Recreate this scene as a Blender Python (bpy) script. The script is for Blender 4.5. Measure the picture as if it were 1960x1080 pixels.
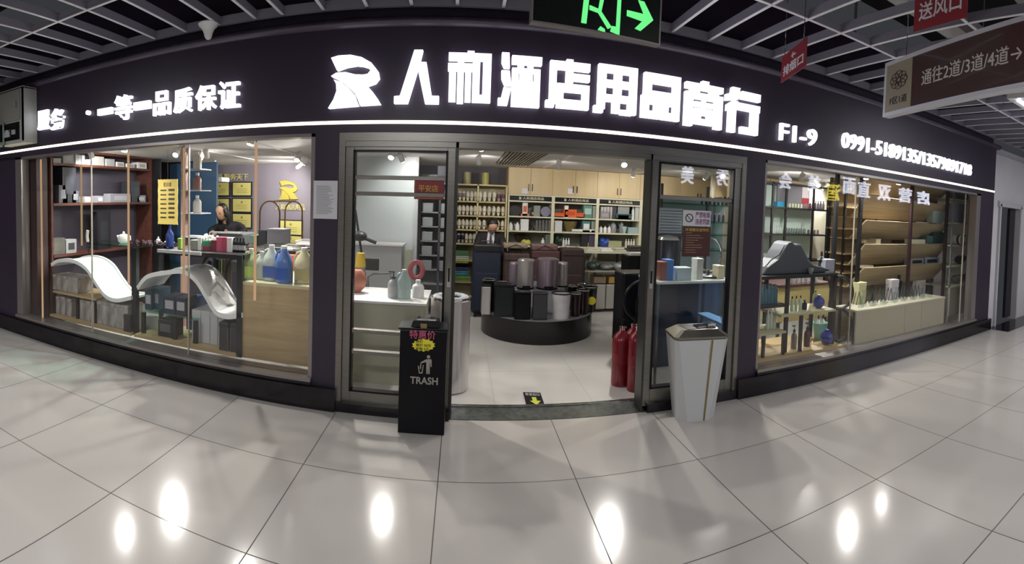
import bpy, bmesh, math, random
from mathutils import Vector, Matrix, geometry
random.seed(7)
for o in list(bpy.data.objects): bpy.data.objects.remove(o)
SC = bpy.context.scene
COL = SC.collection
PI = math.pi
# ---------------------------------------------------------------- camera
# the photograph is a cylindrical phone panorama: 121 degrees wide, slightly pitched and rolled
F, Y0, PIT, ROL, AZ = 928.058, 430.237, -0.0392215, -0.0349037, -0.1042947
CAM = Vector((0.0, -3.5, 1.587))
def m3(r): return Matrix(r)
_Rx = m3([[1,0,0],[0,math.cos(PIT),-math.sin(PIT)],[0,math.sin(PIT),math.cos(PIT)]])
_Ry = m3([[math.cos(ROL),0,math.sin(ROL)],[0,1,0],[-math.sin(ROL),0,math.cos(ROL)]])
_B = m3([[math.cos(AZ),-math.sin(AZ),0],[math.sin(AZ),math.cos(AZ),0],[0,0,1]])
RM = _B @ _Rx @ _Ry                       # camera (right, forward, up) -> world
cd = bpy.data.cameras.new('camera')
cd.type = 'PANO'
cd.panorama_type = 'CENTRAL_CYLINDRICAL'
cd.central_cylindrical_range_u_min = -980/F
cd.central_cylindrical_range_u_max = 980/F
cd.central_cylindrical_range_v_min = (Y0-1080)/F
cd.central_cylindrical_range_v_max = Y0/F
cd.central_cylindrical_radius = 1.0
cd.clip_start = 0.01
cam = bpy.data.objects.new('camera', cd); COL.objects.link(cam)
R4 = Matrix((RM.col[0], RM.col[2], -RM.col[1])).transposed()   # columns: right, up, back
cam.matrix_world = Matrix.Translation(CAM) @ R4.to_4x4()
SC.camera = cam
# ---------------------------------------------------------------- world and exposure
w = bpy.data.worlds.new('world'); SC.world = w; w.use_nodes = True
w.node_tree.nodes['Background'].inputs[0].default_value = (.30,.32,.36,1)
w.node_tree.nodes['Background'].inputs[1].default_value = 0.12
SC.view_settings.view_transform = 'Standard'; SC.view_settings.look = 'None'
SC.view_settings.gamma = 1; SC.view_settings.use_curve_mapping = False
SC.view_settings.exposure = 0.0
SC.cycles.max_bounces = 8; SC.cycles.transparent_max_bounces = 24
SC.cycles.sample_clamp_indirect = 3.0
SC.cycles.use_denoising = True
def area(name, loc, sx, sy, power, col=(1,1,1), rot=(0,0,0)):
    l = bpy.data.lights.new(name, 'AREA'); l.shape = 'RECTANGLE'; l.size = sx; l.size_y = sy
    l.energy = power; l.color = col
    o = bpy.data.objects.new(name, l); COL.objects.link(o); o.location = loc; o.rotation_euler = rot
    return o
# shop: every track spotlight carries its own lamp (SPOTS: lens position, aim point, watts)
SPOTS = [((-3.09,1.10,2.08),(-3.0,-1.3,.0),144), ((-1.9,.55,2.08),(-2.3,.2,.5),114), ((-2.05,2.26,2.08),(-2.3,.8,.4),120),
 ((-2.15,2.84,2.08),(-3.5,3.6,.8),90), ((-2.49,3.5,2.08),(-3.9,4.2,1.3),63), ((-.82,1.95,2.08),(-1.2,.0,.0),58), ((-.73,2.35,2.08),(-.2,3.6,.8),32),
 ((.17,.95,2.08),(.9,2.2,.2),30), ((.19,2.36,2.08),(.35,4.0,1.2),26), ((1.21,2.59,2.08),(1.5,4.1,1.0),24), ((2.44,3.2,2.08),(2.6,4.2,.8),22),
 ((3.3,2.6,2.08),(3.0,4.0,.9),30), ((2.96,.8,2.08),(3.0,.2,.6),114), ((1.76,1.63,2.08),(1.2,-.6,.0),112), ((4.83,1.87,2.08),(4.4,-.6,.0),187),
 ((3.25,1.99,2.08),(2.6,-.9,.0),136), ((-3.06,1.6,2.08),(-2.6,-.8,.0),153), ((-1.2,1.4,2.08),(-1.0,-1.3,.0),152), ((5.6,.9,2.08),(4.6,.3,.6),162), ((5.3,2.3,2.08),(4.9,3.8,1.0),120),  # last two are added to brighten the dark right end
 ((-4.0,.7,2.08),(-4.4,1.8,.9),75), ((-3.3,.45,2.08),(-3.4,.2,.4),50), ((4.9,.42,2.08),(4.9,.6,.8),95), ((6.15,.7,2.08),(6.0,.5,.8),72), ((4.2,.35,2.08),(4.0,.1,.4),60)]  # added heads, put in for more light on the window displays
SPOTS += [((4.0,1.3,2.08),(4.7,2.6,1.3),38), ((4.9,1.6,2.08),(5.8,2.6,1.2),26), ((-2.9,1.5,2.08),(-3.2,2.4,1.4),45)]  # also added, to lift the black shelving, cream wall and reception
for i, (p, q, e) in enumerate(SPOTS):
    l = bpy.data.lights.new('track_lamp', 'SPOT'); l.energy = e; l.color = (1,.965,.9); out = q[1] < -.5; l.spot_size = 1.7 if out else 2.5; l.spot_blend = .5 if out else .6; l.shadow_soft_size = .035
    o = bpy.data.objects.new('track_lamp', l); COL.objects.link(o); o.location = p
    o.rotation_euler = (Vector(q)-Vector(p)).to_track_quat('-Z','Y').to_euler()
# mall corridor: tube fittings in the open ceiling, seen again as the ones overhead
for i, (x, y) in enumerate([(-4.5,-3.2),(-.8,-4.4),(3.2,-4.4),(7.2,-3.0)]):
    area('corridor_light', (x, y, 2.96), 1.2, .3, 72, (.98,.97,.97))
# ---------------------------------------------------------------- photo pixel + known depth -> place
def ray(px, py):
    th = (px-980)/F
    return RM @ Vector((math.sin(th), math.cos(th), (Y0-py)/F))
def aty(px, py, y): d = ray(px,py); return CAM + d*((y-CAM.y)/d.y)
def atz(px, py, z): d = ray(px,py); return CAM + d*((z-CAM.z)/d.z)
def atx(px, py, x): d = ray(px,py); return CAM + d*((x-CAM.x)/d.x)
def PX(a, b, c, d, y):
    mx, my = (a+c)/2, (b+d)/2
    return aty(a,my,y).x, aty(c,my,y).x, aty(mx,d,y).z, aty(mx,b,y).z
# ---------------------------------------------------------------- materials
def lin(h):
    if isinstance(h, str):
        h = [int(h[i:i+2],16)/255 for i in (0,2,4)]
        return tuple(((c+.055)/1.055)**2.4 if c > .04045 else c/12.92 for c in h)
    return tuple(h)
_M = {}
def mat(name, col, rough=.5, metal=0, emit=None, es=0, noise=0, scale=8, bump=0, alpha=None, coat=0, spec=.5, stretch=None):
    if name in _M: return _M[name]
    m = bpy.data.materials.new(name); m.use_nodes = True
    nt = m.node_tree; b = nt.nodes['Principled BSDF']
    c = lin(col)
    b.inputs['Base Color'].default_value = (*c,1); b.inputs['Roughness'].default_value = rough
    b.inputs['Metallic'].default_value = metal; b.inputs['Specular IOR Level'].default_value = spec
    b.inputs['Coat Weight'].default_value = coat
    if emit is not None:
        b.inputs['Emission Color'].default_value = (*lin(emit),1); b.inputs['Emission Strength'].default_value = es
    if noise or bump:
        tc = nt.nodes.new('ShaderNodeTexCoord'); n = nt.nodes.new('ShaderNodeTexNoise'); n.inputs['Scale'].default_value = scale
        n.inputs['Detail'].default_value = 5
        src = tc.outputs['Object']
        if stretch:
            mp = nt.nodes.new('ShaderNodeMapping'); mp.inputs['Scale'].default_value = stretch
            nt.links.new(src, mp.inputs[0]); src = mp.outputs[0]
        nt.links.new(src, n.inputs[0])
        if noise:
            r = nt.nodes.new('ShaderNodeValToRGB')
            r.color_ramp.elements[0].position = .3; r.color_ramp.elements[1].position = .7
            r.color_ramp.elements[0].color = (*[v*(1-noise) for v in c],1); r.color_ramp.elements[1].color = (*[min(1,v*(1+noise)) for v in c],1)
            nt.links.new(n.outputs[0], r.inputs[0]); nt.links.new(r.outputs[0], b.inputs['Base Color'])
        if bump:
            bp = nt.nodes.new('ShaderNodeBump'); bp.inputs['Strength'].default_value = bump; bp.inputs['Distance'].default_value = .01
            nt.links.new(n.outputs[0], bp.inputs['Height']); nt.links.new(bp.outputs[0], b.inputs['Normal'])
    _M[name] = m; return m
def emat(name, col, s):
    return mat(name, '000000', 1, emit=col, es=s, spec=0)
def glass(name, tint=(1,1,1), ior=1.5, rough=.0, extra=0.0):
    if name in _M: return _M[name]
    m = bpy.data.materials.new(name); m.use_nodes = True; nt = m.node_tree
    for n in list(nt.nodes): nt.nodes.remove(n)
    o = nt.nodes.new('ShaderNodeOutputMaterial'); mx = nt.nodes.new('ShaderNodeMixShader')
    t = nt.nodes.new('ShaderNodeBsdfTransparent'); g = nt.nodes.new('ShaderNodeBsdfGlossy'); f = nt.nodes.new('ShaderNodeFresnel')
    t.inputs[0].default_value = (*tint,1); g.inputs['Roughness'].default_value = rough; geo = nt.nodes.new('ShaderNodeNewGeometry'); mi = nt.nodes.new('ShaderNodeMix')
    mi.inputs[2].default_value = ior; mi.inputs[3].default_value = 1/ior      # same reflectance from either side of the pane
    nt.links.new(geo.outputs['Backfacing'], mi.inputs[0]); nt.links.new(mi.outputs[0], f.inputs[0])
    nt.links.new(f.outputs[0], mx.inputs[0]); nt.links.new(t.outputs[0], mx.inputs[1]); nt.links.new(g.outputs[0], mx.inputs[2])
    nt.links.new(mx.outputs[0], o.inputs[0]); _M[name] = m; return m
def floor_mat(name, col, grout, x0, y0, s, gw, rough=.12):
    m = bpy.data.materials.new(name); m.use_nodes = True; nt = m.node_tree; b = nt.nodes['Principled BSDF']
    N = nt.nodes.new; L = nt.links.new
    tc = N('ShaderNodeTexCoord'); sp = N('ShaderNodeSeparateXYZ'); L(tc.outputs['Object'], sp.inputs[0])
    def M(op, a, b_=None, c_=None):
        n = N('ShaderNodeMath'); n.operation = op
        for i, v in enumerate((a, b_, c_)):
            if v is None: continue
            if isinstance(v, (int, float)): n.inputs[i].default_value = v
            else: L(v, n.inputs[i])
        return n.outputs[0]
    def line(axis, off):
        u = M('DIVIDE', M('SUBTRACT', sp.outputs[axis], off), s)
        fr = M('FRACT', u); d = M('MINIMUM', fr, M('SUBTRACT', 1.0, fr))
        return M('LESS_THAN', d, gw/s/2), M('FLOOR', u)
    lx, ix = line(0, x0); ly, iy = line(1, y0)
    g = M('MAXIMUM', lx, ly)
    wn = N('ShaderNodeTexWhiteNoise'); wn.noise_dimensions = '2D'
    cv = N('ShaderNodeCombineXYZ'); L(ix, cv.inputs[0]); L(iy, cv.inputs[1]); L(cv.outputs[0], wn.inputs['Vector'])
    nz = N('ShaderNodeTexNoise'); nz.inputs['Scale'].default_value = 1.7; nz.inputs['Detail'].default_value = 6; L(tc.outputs['Object'], nz.inputs[0])
    v = M('ADD', M('MULTIPLY', wn.outputs[0], .05), M('MULTIPLY', nz.outputs[0], .09))
    v = M('ADD', v, .91)
    vm = N('ShaderNodeVectorMath'); vm.operation = 'SCALE'; vm.inputs[0].default_value = lin(col); L(v, vm.inputs['Scale'])
    mx = N('ShaderNodeMix'); mx.data_type = 'RGBA'; L(g, mx.inputs[0]); L(vm.outputs[0], mx.inputs[6]); mx.inputs[7].default_value = (*lin(grout),1)
    L(mx.outputs[2], b.inputs['Base Color'])
    b.inputs['Roughness'].default_value = rough
    L(M('ADD', M('MULTIPLY', g, .5), M('ADD', rough-.02, M('MULTIPLY', nz.outputs[0], .05))), b.inputs['Roughness'])
    _M[name] = m; return m
def wood(name, col, dark, scale=3, axis=0, rough=.45):
    if name in _M: return _M[name]
    m = bpy.data.materials.new(name); m.use_nodes = True; nt = m.node_tree; b = nt.nodes['Principled BSDF']
    tc = nt.nodes.new('ShaderNodeTexCoord'); mp = nt.nodes.new('ShaderNodeMapping')
    sc = [scale*6]*3; sc[axis] = scale*.5; mp.inputs['Scale'].default_value = sc
    n = nt.nodes.new('ShaderNodeTexNoise'); n.inputs['Scale'].default_value = 1; n.inputs['Detail'].default_value = 8; n.inputs['Distortion'].default_value = 1.2
    r = nt.nodes.new('ShaderNodeValToRGB'); r.color_ramp.elements[0].position = .3; r.color_ramp.elements[1].position = .72
    r.color_ramp.elements[0].color = (*lin(dark),1); r.color_ramp.elements[1].color = (*lin(col),1)
    nt.links.new(tc.outputs['Object'], mp.inputs[0]); nt.links.new(mp.outputs[0], n.inputs[0])
    nt.links.new(n.outputs[0], r.inputs[0]); nt.links.new(r.outputs[0], b.inputs['Base Color'])
    b.inputs['Roughness'].default_value = rough
    _M[name] = m; return m
FASC = mat('fascia panel', '352b3c', .38, noise=.12, scale=1.5)
FASC2 = mat('fascia trim', '4a4052', .3)
STONE = mat('black stone plinth', '1c161c', .16, noise=.5, scale=9)
THRESH = mat('grey granite threshold', '4c5150', .2, noise=.3, scale=25)
ALU = mat('brushed aluminium', '8d8a84', .32, .85, noise=.1, scale=6, stretch=(1,1,30))
ALUD = mat('dark aluminium', '4a4a48', .35, .8)
STEEL = mat('stainless steel', 'cfcaca', .3, .75, noise=.08, scale=3, stretch=(30,30,1))
STEELR = mat('rose steel', 'aa9cab', .3, .75)
CHROME = mat('chrome', 'dcdcdc', .08, 1.0)
BRASS = mat('polished brass', 'b08a4e', .18, 1.0)
SILL = mat('silver window sill', '9a9492', .3, .6)
WHITE = mat('white plastic', 'e9e9e6', .3)
WGLOSS = mat('glossy white plastic', 'f0f0f0', .35)
PAPER = mat('paper', 'd9d8de', .7)
WALLW = mat('white painted wall', 'c9c7cc', .6, noise=.05, scale=2)
WALLG = mat('grey wall', '5e5960', .7, noise=.05, scale=2)
CEILW = mat('shop ceiling paint', 'e6e2e0', .8)
BLACK = mat('matt black metal', '17161a', .4)
BLK2 = mat('black plastic', '0e0e13', .35, spec=.3)
BLKG = mat('glossy black', '0b0a11', .3, spec=.22)
DGREY = mat('dark grey plastic', '3a3b40', .45)
GREY = mat('grey plastic', '85878c', .45)
LGREY = mat('light grey plastic', 'b3b4b8', .4)
OAK = wood('light oak', 'c2aa80', 'a88f66', 2, 0)
OAKL = wood('pale wood', 'd8c29a', 'b99f76', 2, 0)
OAKW = wood('bleached wood', 'b8a688', '9c8a6c', 2, 0)
CABW = wood('beige cabinet', 'd3bd93', 'c4ad82', 1.2, 2)
REDW = wood('reddish brown wood', '6b4034', '4b2b25', 2, 1)
BRNW = wood('dark brown wood', '4a3633', '35262a', 2, 2)
NAVY = mat('navy cloth', '1c2336', .8)
RED = mat('red enamel', '75101f', .25, coat=.2)
SIGNR = mat('red sign sheet', '8c2c36', .4)
YEL = mat('yellow', 'e3d93a', .5)
GOLD = mat('gold paper', 'd9c878', .45)
GREEN = mat('green plastic', '4f8b52', .4)
BLUE = mat('blue plastic', '2f4fa3', .3)
TEAL = mat('teal plastic', '4f9aa0', .35)
PINK = mat('pink card', 'c05a78', .5)
ORANGE = mat('orange card', 'd9622f', .5)
BROWN = mat('brown suitcase fabric', '4b3835', .7, noise=.2, scale=30)
FIN = mat('ceiling grid metal', 'a29fb0', .35, .15)  # fin body darkened so the pale bottom edges read as lit
SIGNW = emat('lit sign face', 'f6f6ff', 2.2)
SIGNS = mat('sign letter side', 'c8c8d2', .4, emit='d8dcff', es=1.2)
LEDW = emat('warm white led', 'fff2d8', 3.5)
LEDO = emat('amber led', 'e2b48c', .7)
LEDY = emat('warm led', 'dcbc8e', .55)
LENS = emat('lamp lens', 'fff8ec', 30)
WGLASS = glass('window glass', (.985,.99,.985))
CGLASS = glass('clear glassware', (.86,.9,.9), 1.35)
GGLASS = glass('green shelf glass', (.62,.85,.76), 1.5)
BGLASS = glass('blue tinted glass', (.35,.52,.72), 1.4)
# ---------------------------------------------------------------- mesh building
class MB:
    def __init__(s): s.v = []; s.f = []
    def add(s, vs, fs):
        n = len(s.v); s.v += [tuple(v) for v in vs]; s.f += [tuple(i+n for i in f) for f in fs]; return s
    def box(s, x0, x1, y0, y1, z0, z1):
        x0,x1 = min(x0,x1),max(x0,x1); y0,y1 = min(y0,y1),max(y0,y1); z0,z1 = min(z0,z1),max(z0,z1)
        return s.add([(x0,y0,z0),(x1,y0,z0),(x1,y1,z0),(x0,y1,z0),(x0,y0,z1),(x1,y0,z1),(x1,y1,z1),(x0,y1,z1)],
                     [(0,3,2,1),(4,5,6,7),(0,1,5,4),(1,2,6,5),(2,3,7,6),(3,0,4,7)])
    def prism(s, poly, a, b, axis='y'):
        P = [Vector((p[0],p[1],0)) for p in poly]; n = len(P)
        ar = sum(P[i].x*P[(i+1)%n].y-P[(i+1)%n].x*P[i].y for i in range(n))
        tris = geometry.tessellate_polygon([P])
        def mk(p, t): return (p.x,t,p.y) if axis == 'y' else ((t,p.x,p.y) if axis == 'x' else (p.x,p.y,t))
        vs = [mk(p,a) for p in P]+[mk(p,b) for p in P]
        fs = [tuple(t) for t in tris]+[tuple(i+n for i in reversed(t)) for t in tris]
        fs += [(i,(i+1)%n,(i+1)%n+n,i+n) for i in range(n)]
        return s.add(vs, fs)
    def lathe(s, cx, cy, prof, n=24, sx=1, sy=1):
        vs = []; fs = []; k = len(prof)
        for r, z in prof:
            for i in range(n):
                a = 2*PI*i/n; vs.append((cx+r*math.cos(a)*sx, cy+r*math.sin(a)*sy, z))
        for j in range(k-1):
            for i in range(n):
                i2 = (i+1)%n; fs.append((j*n+i, j*n+i2, (j+1)*n+i2, (j+1)*n+i))
        fs.append(tuple(reversed(range(n)))); fs.append(tuple(range((k-1)*n, k*n)))
        return s.add(vs, fs)
    def cyl(s, cx, cy, z0, z1, r, r2=None, n=20): return s.lathe(cx, cy, [(r,z0),(r if r2 is None else r2,z1)], n)
    def tube(s, pts, r, n=8, closed=False):
        pts = [Vector(p) for p in pts]; vs = []; fs = []; m = len(pts); up = None
        for i, p in enumerate(pts):
            d = ((pts[(i+1)%m] - pts[i-1]) if closed else (pts[min(i+1,m-1)]-pts[max(i-1,0)])).normalized()
            if up is None: up = Vector((0,0,1)) if abs(d.z) < .9 else Vector((1,0,0))
            a = d.cross(up).normalized(); b = a.cross(d).normalized(); up = b
            for k in range(n):
                t = 2*PI*k/n; vs.append(p + a*math.cos(t)*r + b*math.sin(t)*r)
        for i in range(m if closed else m-1):
            j = (i+1)%m
            for k in range(n): k2 = (k+1)%n; fs.append((i*n+k, i*n+k2, j*n+k2, j*n+k))
        if not closed: fs.append(tuple(reversed(range(n)))); fs.append(tuple(range((m-1)*n, m*n)))
        return s.add(vs, fs)
    def ell(s, c, rx, ry, rz, n=16, m=10):
        vs = []; fs = []
        for j in range(1, m):
            t = PI*j/m
            for i in range(n): a = 2*PI*i/n; vs.append((c[0]+rx*math.sin(t)*math.cos(a), c[1]+ry*math.sin(t)*math.sin(a), c[2]+rz*math.cos(t)))
        for j in range(m-2):
            for i in range(n): i2 = (i+1)%n; fs.append((j*n+i,(j+1)*n+i,(j+1)*n+i2,j*n+i2))
        T = len(vs); vs += [(c[0],c[1],c[2]+rz),(c[0],c[1],c[2]-rz)]
        for i in range(n): i2 = (i+1)%n; fs.append((T,i,i2)); fs.append((T+1,(m-2)*n+i2,(m-2)*n+i))
        return s.add(vs, fs)
    def grid(s, solids, holes, fn):          # rectangles minus holes on a unit square, both sides and rims
        xs = sorted({r[i] for r in solids+holes for i in (0,2)}); ys = sorted({r[i] for r in solids+holes for i in (1,3)})
        def on(i, j):
            if i < 0 or j < 0 or i >= len(xs)-1 or j >= len(ys)-1: return False
            x, y = (xs[i]+xs[i+1])/2, (ys[j]+ys[j+1])/2
            ins = lambda r: r[0] < x < r[2] and r[1] < y < r[3]
            return any(map(ins, solids)) and not any(map(ins, holes))
        for i in range(len(xs)-1):
            for j in range(len(ys)-1):
                if not on(i,j): continue
                a,b,c,d = xs[i],ys[j],xs[i+1],ys[j+1]
                s.add([fn(a,b,0),fn(c,b,0),fn(c,d,0),fn(a,d,0)], [(0,1,2,3)])
                s.add([fn(a,b,1),fn(c,b,1),fn(c,d,1),fn(a,d,1)], [(3,2,1,0)])
                for q, (p1, p2) in (((i,j-1),((a,b),(c,b))),((i+1,j),((c,b),(c,d))),((i,j+1),((c,d),(a,d))),((i-1,j),((a,d),(a,b)))):
                    if not on(*q): s.add([fn(*p1,0),fn(*p1,1),fn(*p2,1),fn(*p2,0)], [(0,1,2,3)])
        return s
    def rot(s, ang, cx, cy):
        c, q = math.cos(ang), math.sin(ang)
        s.v = [(cx+(x-cx)*c-(y-cy)*q, cy+(x-cx)*q+(y-cy)*c, z) for x,y,z in s.v]; return s
    def xf(s, fn): s.v = [tuple(fn(*v)) for v in s.v]; return s
ABS = {}
def build(name, mb, m, parent=None, smooth=False, bevel=0, origin=None):
    xs = [v[0] for v in mb.v]; ys = [v[1] for v in mb.v]; zs = [v[2] for v in mb.v]
    c = Vector(origin) if origin is not None else Vector(((min(xs)+max(xs))/2, (min(ys)+max(ys))/2, min(zs)))
    me = bpy.data.meshes.new(name)
    me.from_pydata([(x-c.x,y-c.y,z-c.z) for x,y,z in mb.v], [], mb.f)
    bm = bmesh.new(); bm.from_mesh(me); bmesh.ops.recalc_face_normals(bm, faces=bm.faces); bm.to_mesh(me); bm.free()
    me.materials.append(m)
    if smooth:
        me.polygons.foreach_set('use_smooth', [True]*len(me.polygons))
        try: me.set_sharp_from_angle(angle=math.radians(35))
        except Exception: pass
    o = bpy.data.objects.new(name, me); COL.objects.link(o)
    o.location = c - (ABS[parent] if parent else Vector())
    if parent: o.parent = parent
    ABS[o] = c
    if bevel:
        b = o.modifiers.new('bevel','BEVEL'); b.width = bevel; b.segments = 2; b.limit_method = 'ANGLE'
    return o
def tag(o, label=None, cat=None, group=None, kind=None):
    if label: o['label'] = label
    if cat: o['category'] = cat
    if group: o['group'] = group
    if kind: o['kind'] = kind
    return o
def thing(name, label, cat, loc, group=None):
    o = bpy.data.objects.new(name, None); COL.objects.link(o); o.empty_display_size = .1
    o.location = loc; ABS[o] = Vector(loc); return tag(o, label, cat, group)
def struct(name, mb, m, parent=None, **k):
    o = build(name, mb, m, parent, **k)
    if not parent: o['kind'] = 'structure'
    return o
def kids(o): return [c for c in bpy.data.objects if c.parent == o]
def dup(root, loc, rz=None, label=None, group=None, scale=None, kl=None):
    r = root.copy(); COL.objects.link(r); r.location = loc; ABS[r] = Vector(loc)
    if rz is not None: r.rotation_euler = (0,0,rz)
    if scale is not None: r.scale = scale if isinstance(scale, tuple) else (scale,)*3
    if label: r['label'] = label
    if group: r['group'] = group
    for ch in (kl if kl is not None else kids(root)):
        c = ch.copy(); COL.objects.link(c); c.parent = r
        for g in kids(ch):
            d = g.copy(); COL.objects.link(d); d.parent = c
    return r
_tc = {}
def textmesh(body, bold=.0):
    k = (body, bold)
    if k in _tc: return _tc[k]
    cu = bpy.data.curves.new('text', 'FONT'); cu.body = body; cu.size = 1; cu.extrude = .5; cu.offset = bold; cu.resolution_u = 3; cu.space_line = 1.1
    o = bpy.data.objects.new('text', cu); COL.objects.link(o)
    dg = bpy.context.evaluated_depsgraph_get(); dg.update()
    me = o.evaluated_get(dg).to_mesh()
    vs = [v.co.copy() for v in me.vertices]; fs = [tuple(p.vertices) for p in me.polygons]
    o.evaluated_get(dg).to_mesh_clear(); bpy.data.objects.remove(o); bpy.data.curves.remove(cu)
    x0 = min(v.x for v in vs); x1 = max(v.x for v in vs); y0 = min(v.y for v in vs); y1 = max(v.y for v in vs)
    r = ([((v.x-x0)/(x1-x0),(v.y-y0)/(y1-y0),v.z+.5) for v in vs], fs, (x1-x0)/(y1-y0)); _tc[k] = r; return r
def text(mb, body, fn, bold=0.0):            # fn(u, v, w): 0..1 across, up, out of the surface
    vs, fs, _ = textmesh(body, bold); mb.add([fn(*v) for v in vs], fs); return mb
def flat(x0, x1, z0, z1, y, t=.003):         # text facing the corridor on a plane of constant y
    return lambda u, v, w: (x0+(x1-x0)*u, y-t*w, z0+(z1-z0)*v)
def quadfn(bl, br, tl, nrm, t=.003):
    bl, br, tl, nrm = map(Vector, (bl,br,tl,nrm)); return lambda u, v, w: bl+(br-bl)*u+(tl-bl)*v+nrm*t*w
# ================================================================ the setting
FL = floor_mat('corridor tile', 'b5b0ac', '4a4644', -.09, 0.0, .8, .006, .13)
FS = floor_mat('shop tile', 'd2cfcb', '9a9692', .31, .25, .8, .004, .12)
m = MB().add([(-14,-9,0),(14,-9,0),(14,.0,0),(-14,.0,0)], [(0,1,2,3)]); struct('floor', m, FL, origin=(0,0,0))
m = MB().add([(-4.9,.27,.0),(7.0,.27,.0),(7.0,4.8,.0),(-4.9,4.8,.0)], [(0,1,2,3)]); struct('floor', m, FS, origin=(0,0,0))
m = MB().box(-4.9,6.8,0,.27,-.02,.003); struct('trim_1', m, THRESH)
m = MB().box(-.05,1.47,.225,.235,.003,.012).box(-.05,1.47,.25,.258,.003,.012); struct('trim_2', m, CHROME)
# fascia: z 2.08 .. 2.87
FX0, FX1 = -6.5, 6.79
m = MB().box(FX0,FX1,.0,.22,2.09,2.152).box(FX0,FX1,.02,.22,2.152,2.18).box(FX0,FX1,.0,.22,2.18,2.87).box(FX0,FX1,.06,.22,2.87,3.5)
struct('wall_front', m, FASC)
prof = [(-.04+.035-.035*math.cos(a), 2.865+.05*math.sin(a)) for a in [PI*k/10 for k in range(11)]]
prof = [(-.035*math.sin(PI*k/12), 2.845+.07*k/12) for k in range(13)] + [(.06,2.915),(.06,2.845)]
m = MB().prism(prof, FX0, FX1+.12, 'x'); struct('trim_3', m, FASC2, smooth=True)
led = build('led_strip', MB().box(FX0,FX1,-.006,.02,2.157,2.177), LEDW)
tag(led, 'thin warm white LED line running along the foot of the dark fascia', 'light strip')
# pillars and plinths
def pil(n, x0, x1): struct(n, MB().box(x0,x1,.0,.2,.0,2.09), FASC)
pil('trim_4', -6.5,-4.59); pil('trim_5', -1.10,-.91); pil('trim_6', 2.30,2.505); pil('trim_7', 6.36,6.79)
struct('trim_8', MB().box(-6.5,-.9,-.05,.2,0,.17).box(-4.59,-1.1,-.03,.2,.17,.2), STONE)
struct('trim_9', MB().box(2.30,6.82,-.05,.2,0,.17).box(2.505,6.36,-.03,.2,.17,.2), STONE)
struct('trim_10', MB().box(-.9,-.05,-.03,.2,0,.07), STONE); struct('trim_11', MB().box(1.47,2.30,-.03,.2,0,.07), STONE)
struct('trim_12', MB().box(-4.59,-1.1,-.035,.16,.2,.225), SILL); struct('trim_13', MB().box(2.505,6.36,-.035,.16,.2,.225), SILL)
# shop windows: frame and panes
def window(n, x0, x1, joints, jamb, rj=.03):
    f = MB().box(x0,x0+jamb,.0,.12,.225,2.09).box(x1-rj,x1,.0,.12,.225,2.09).box(x0,x1,.0,.12,2.065,2.09)
    w_ = struct(n, f, SILL)
    js = [x0+jamb]+joints+[x1-rj]
    for a, b in zip(js, js[1:]): build('pane', MB().box(a+.004,b-.004,.05,.058,.225,2.065), WGLASS, w_)
    for j in joints: build('joint', MB().box(j-.004,j+.004,.046,.062,.225,2.065), mat('silicone joint','b8b0a0',.3), w_)
window('window_1', -4.59, -1.10, [-3.40,-2.24], .11)
window('window_2', 2.505, 6.36, [3.73,6.0], .02, .12)
# entrance: aluminium frame, two sliding leaves parked to the sides, fixed header
hd = MB().box(-.91,2.30,-.01,.14,2.03,2.09).box(-.91,2.30,.0,.14,1.99,2.03)
hd.box(-.91,-.865,-.01,.14,.0,2.03).box(2.26,2.30,-.01,.14,.0,2.03)
struct('trim_14', hd, ALU)
def leaf(n, x0, x1, gx0, gx1, z0, z1, rails, hx):
    f = MB().box(x0,gx0,.01,.06,.04,1.99).box(gx1,x1,.01,.06,.04,1.99).box(gx0,gx1,.01,.06,.04,z0).box(gx0,gx1,.01,.06,z1,1.99)
    for a, b in rails: f.box(gx0,gx1,.012,.055,a,b)
    d = struct(n, f, ALU, bevel=.003)
    g = MB().box(gx0-.006,gx0+.01,.005,.064,z0-.006,z1+.006).box(gx1-.01,gx1+.006,.005,.064,z0-.006,z1+.006).box(gx0,gx1,.005,.064,z0-.006,z0+.008).box(gx0,gx1,.005,.064,z1-.008,z1+.006)
    build('gasket', g, BLK2, d)
    build('pane', MB().box(gx0,gx1,.03,.038,z0,z1), WGLASS, d)
    build('lock', MB().box(hx-.014,hx+.014,.0,.01,.98,1.28), CHROME, d)
    build('handle', MB().box(hx-.006,hx+.006,-.006,.0,1.02,1.12), BLK2, d)
leaf('door_1', -.865,-.055,-.80,-.115,.16,1.96,[(.60,.63),(.44,.47),(1.63,1.66),(1.75,1.78)],-.08)
leaf('door_2', 1.435,2.26,1.50,2.19,.18,1.975,[(1.69,1.72)],1.465)
struct('trim_15', MB().box(-.055,-.035,.0,.14,.0,2.03).box(1.42,1.437,.0,.14,.0,2.03), ALUD)
# shop shell
struct('ceiling', MB().box(-4.9,7.03,.22,4.8,2.2,2.26), CEILW)
struct('wall_back', MB().box(-4.9,7.03,4.5,4.6,0,2.2), WALLG)
struct('wall_left', MB().box(-4.9,-4.62,.2,4.5,0,2.2), BRNW)
struct('wall_right', MB().box(6.98,7.03,.2,4.5,0,2.2), WALLW)
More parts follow.
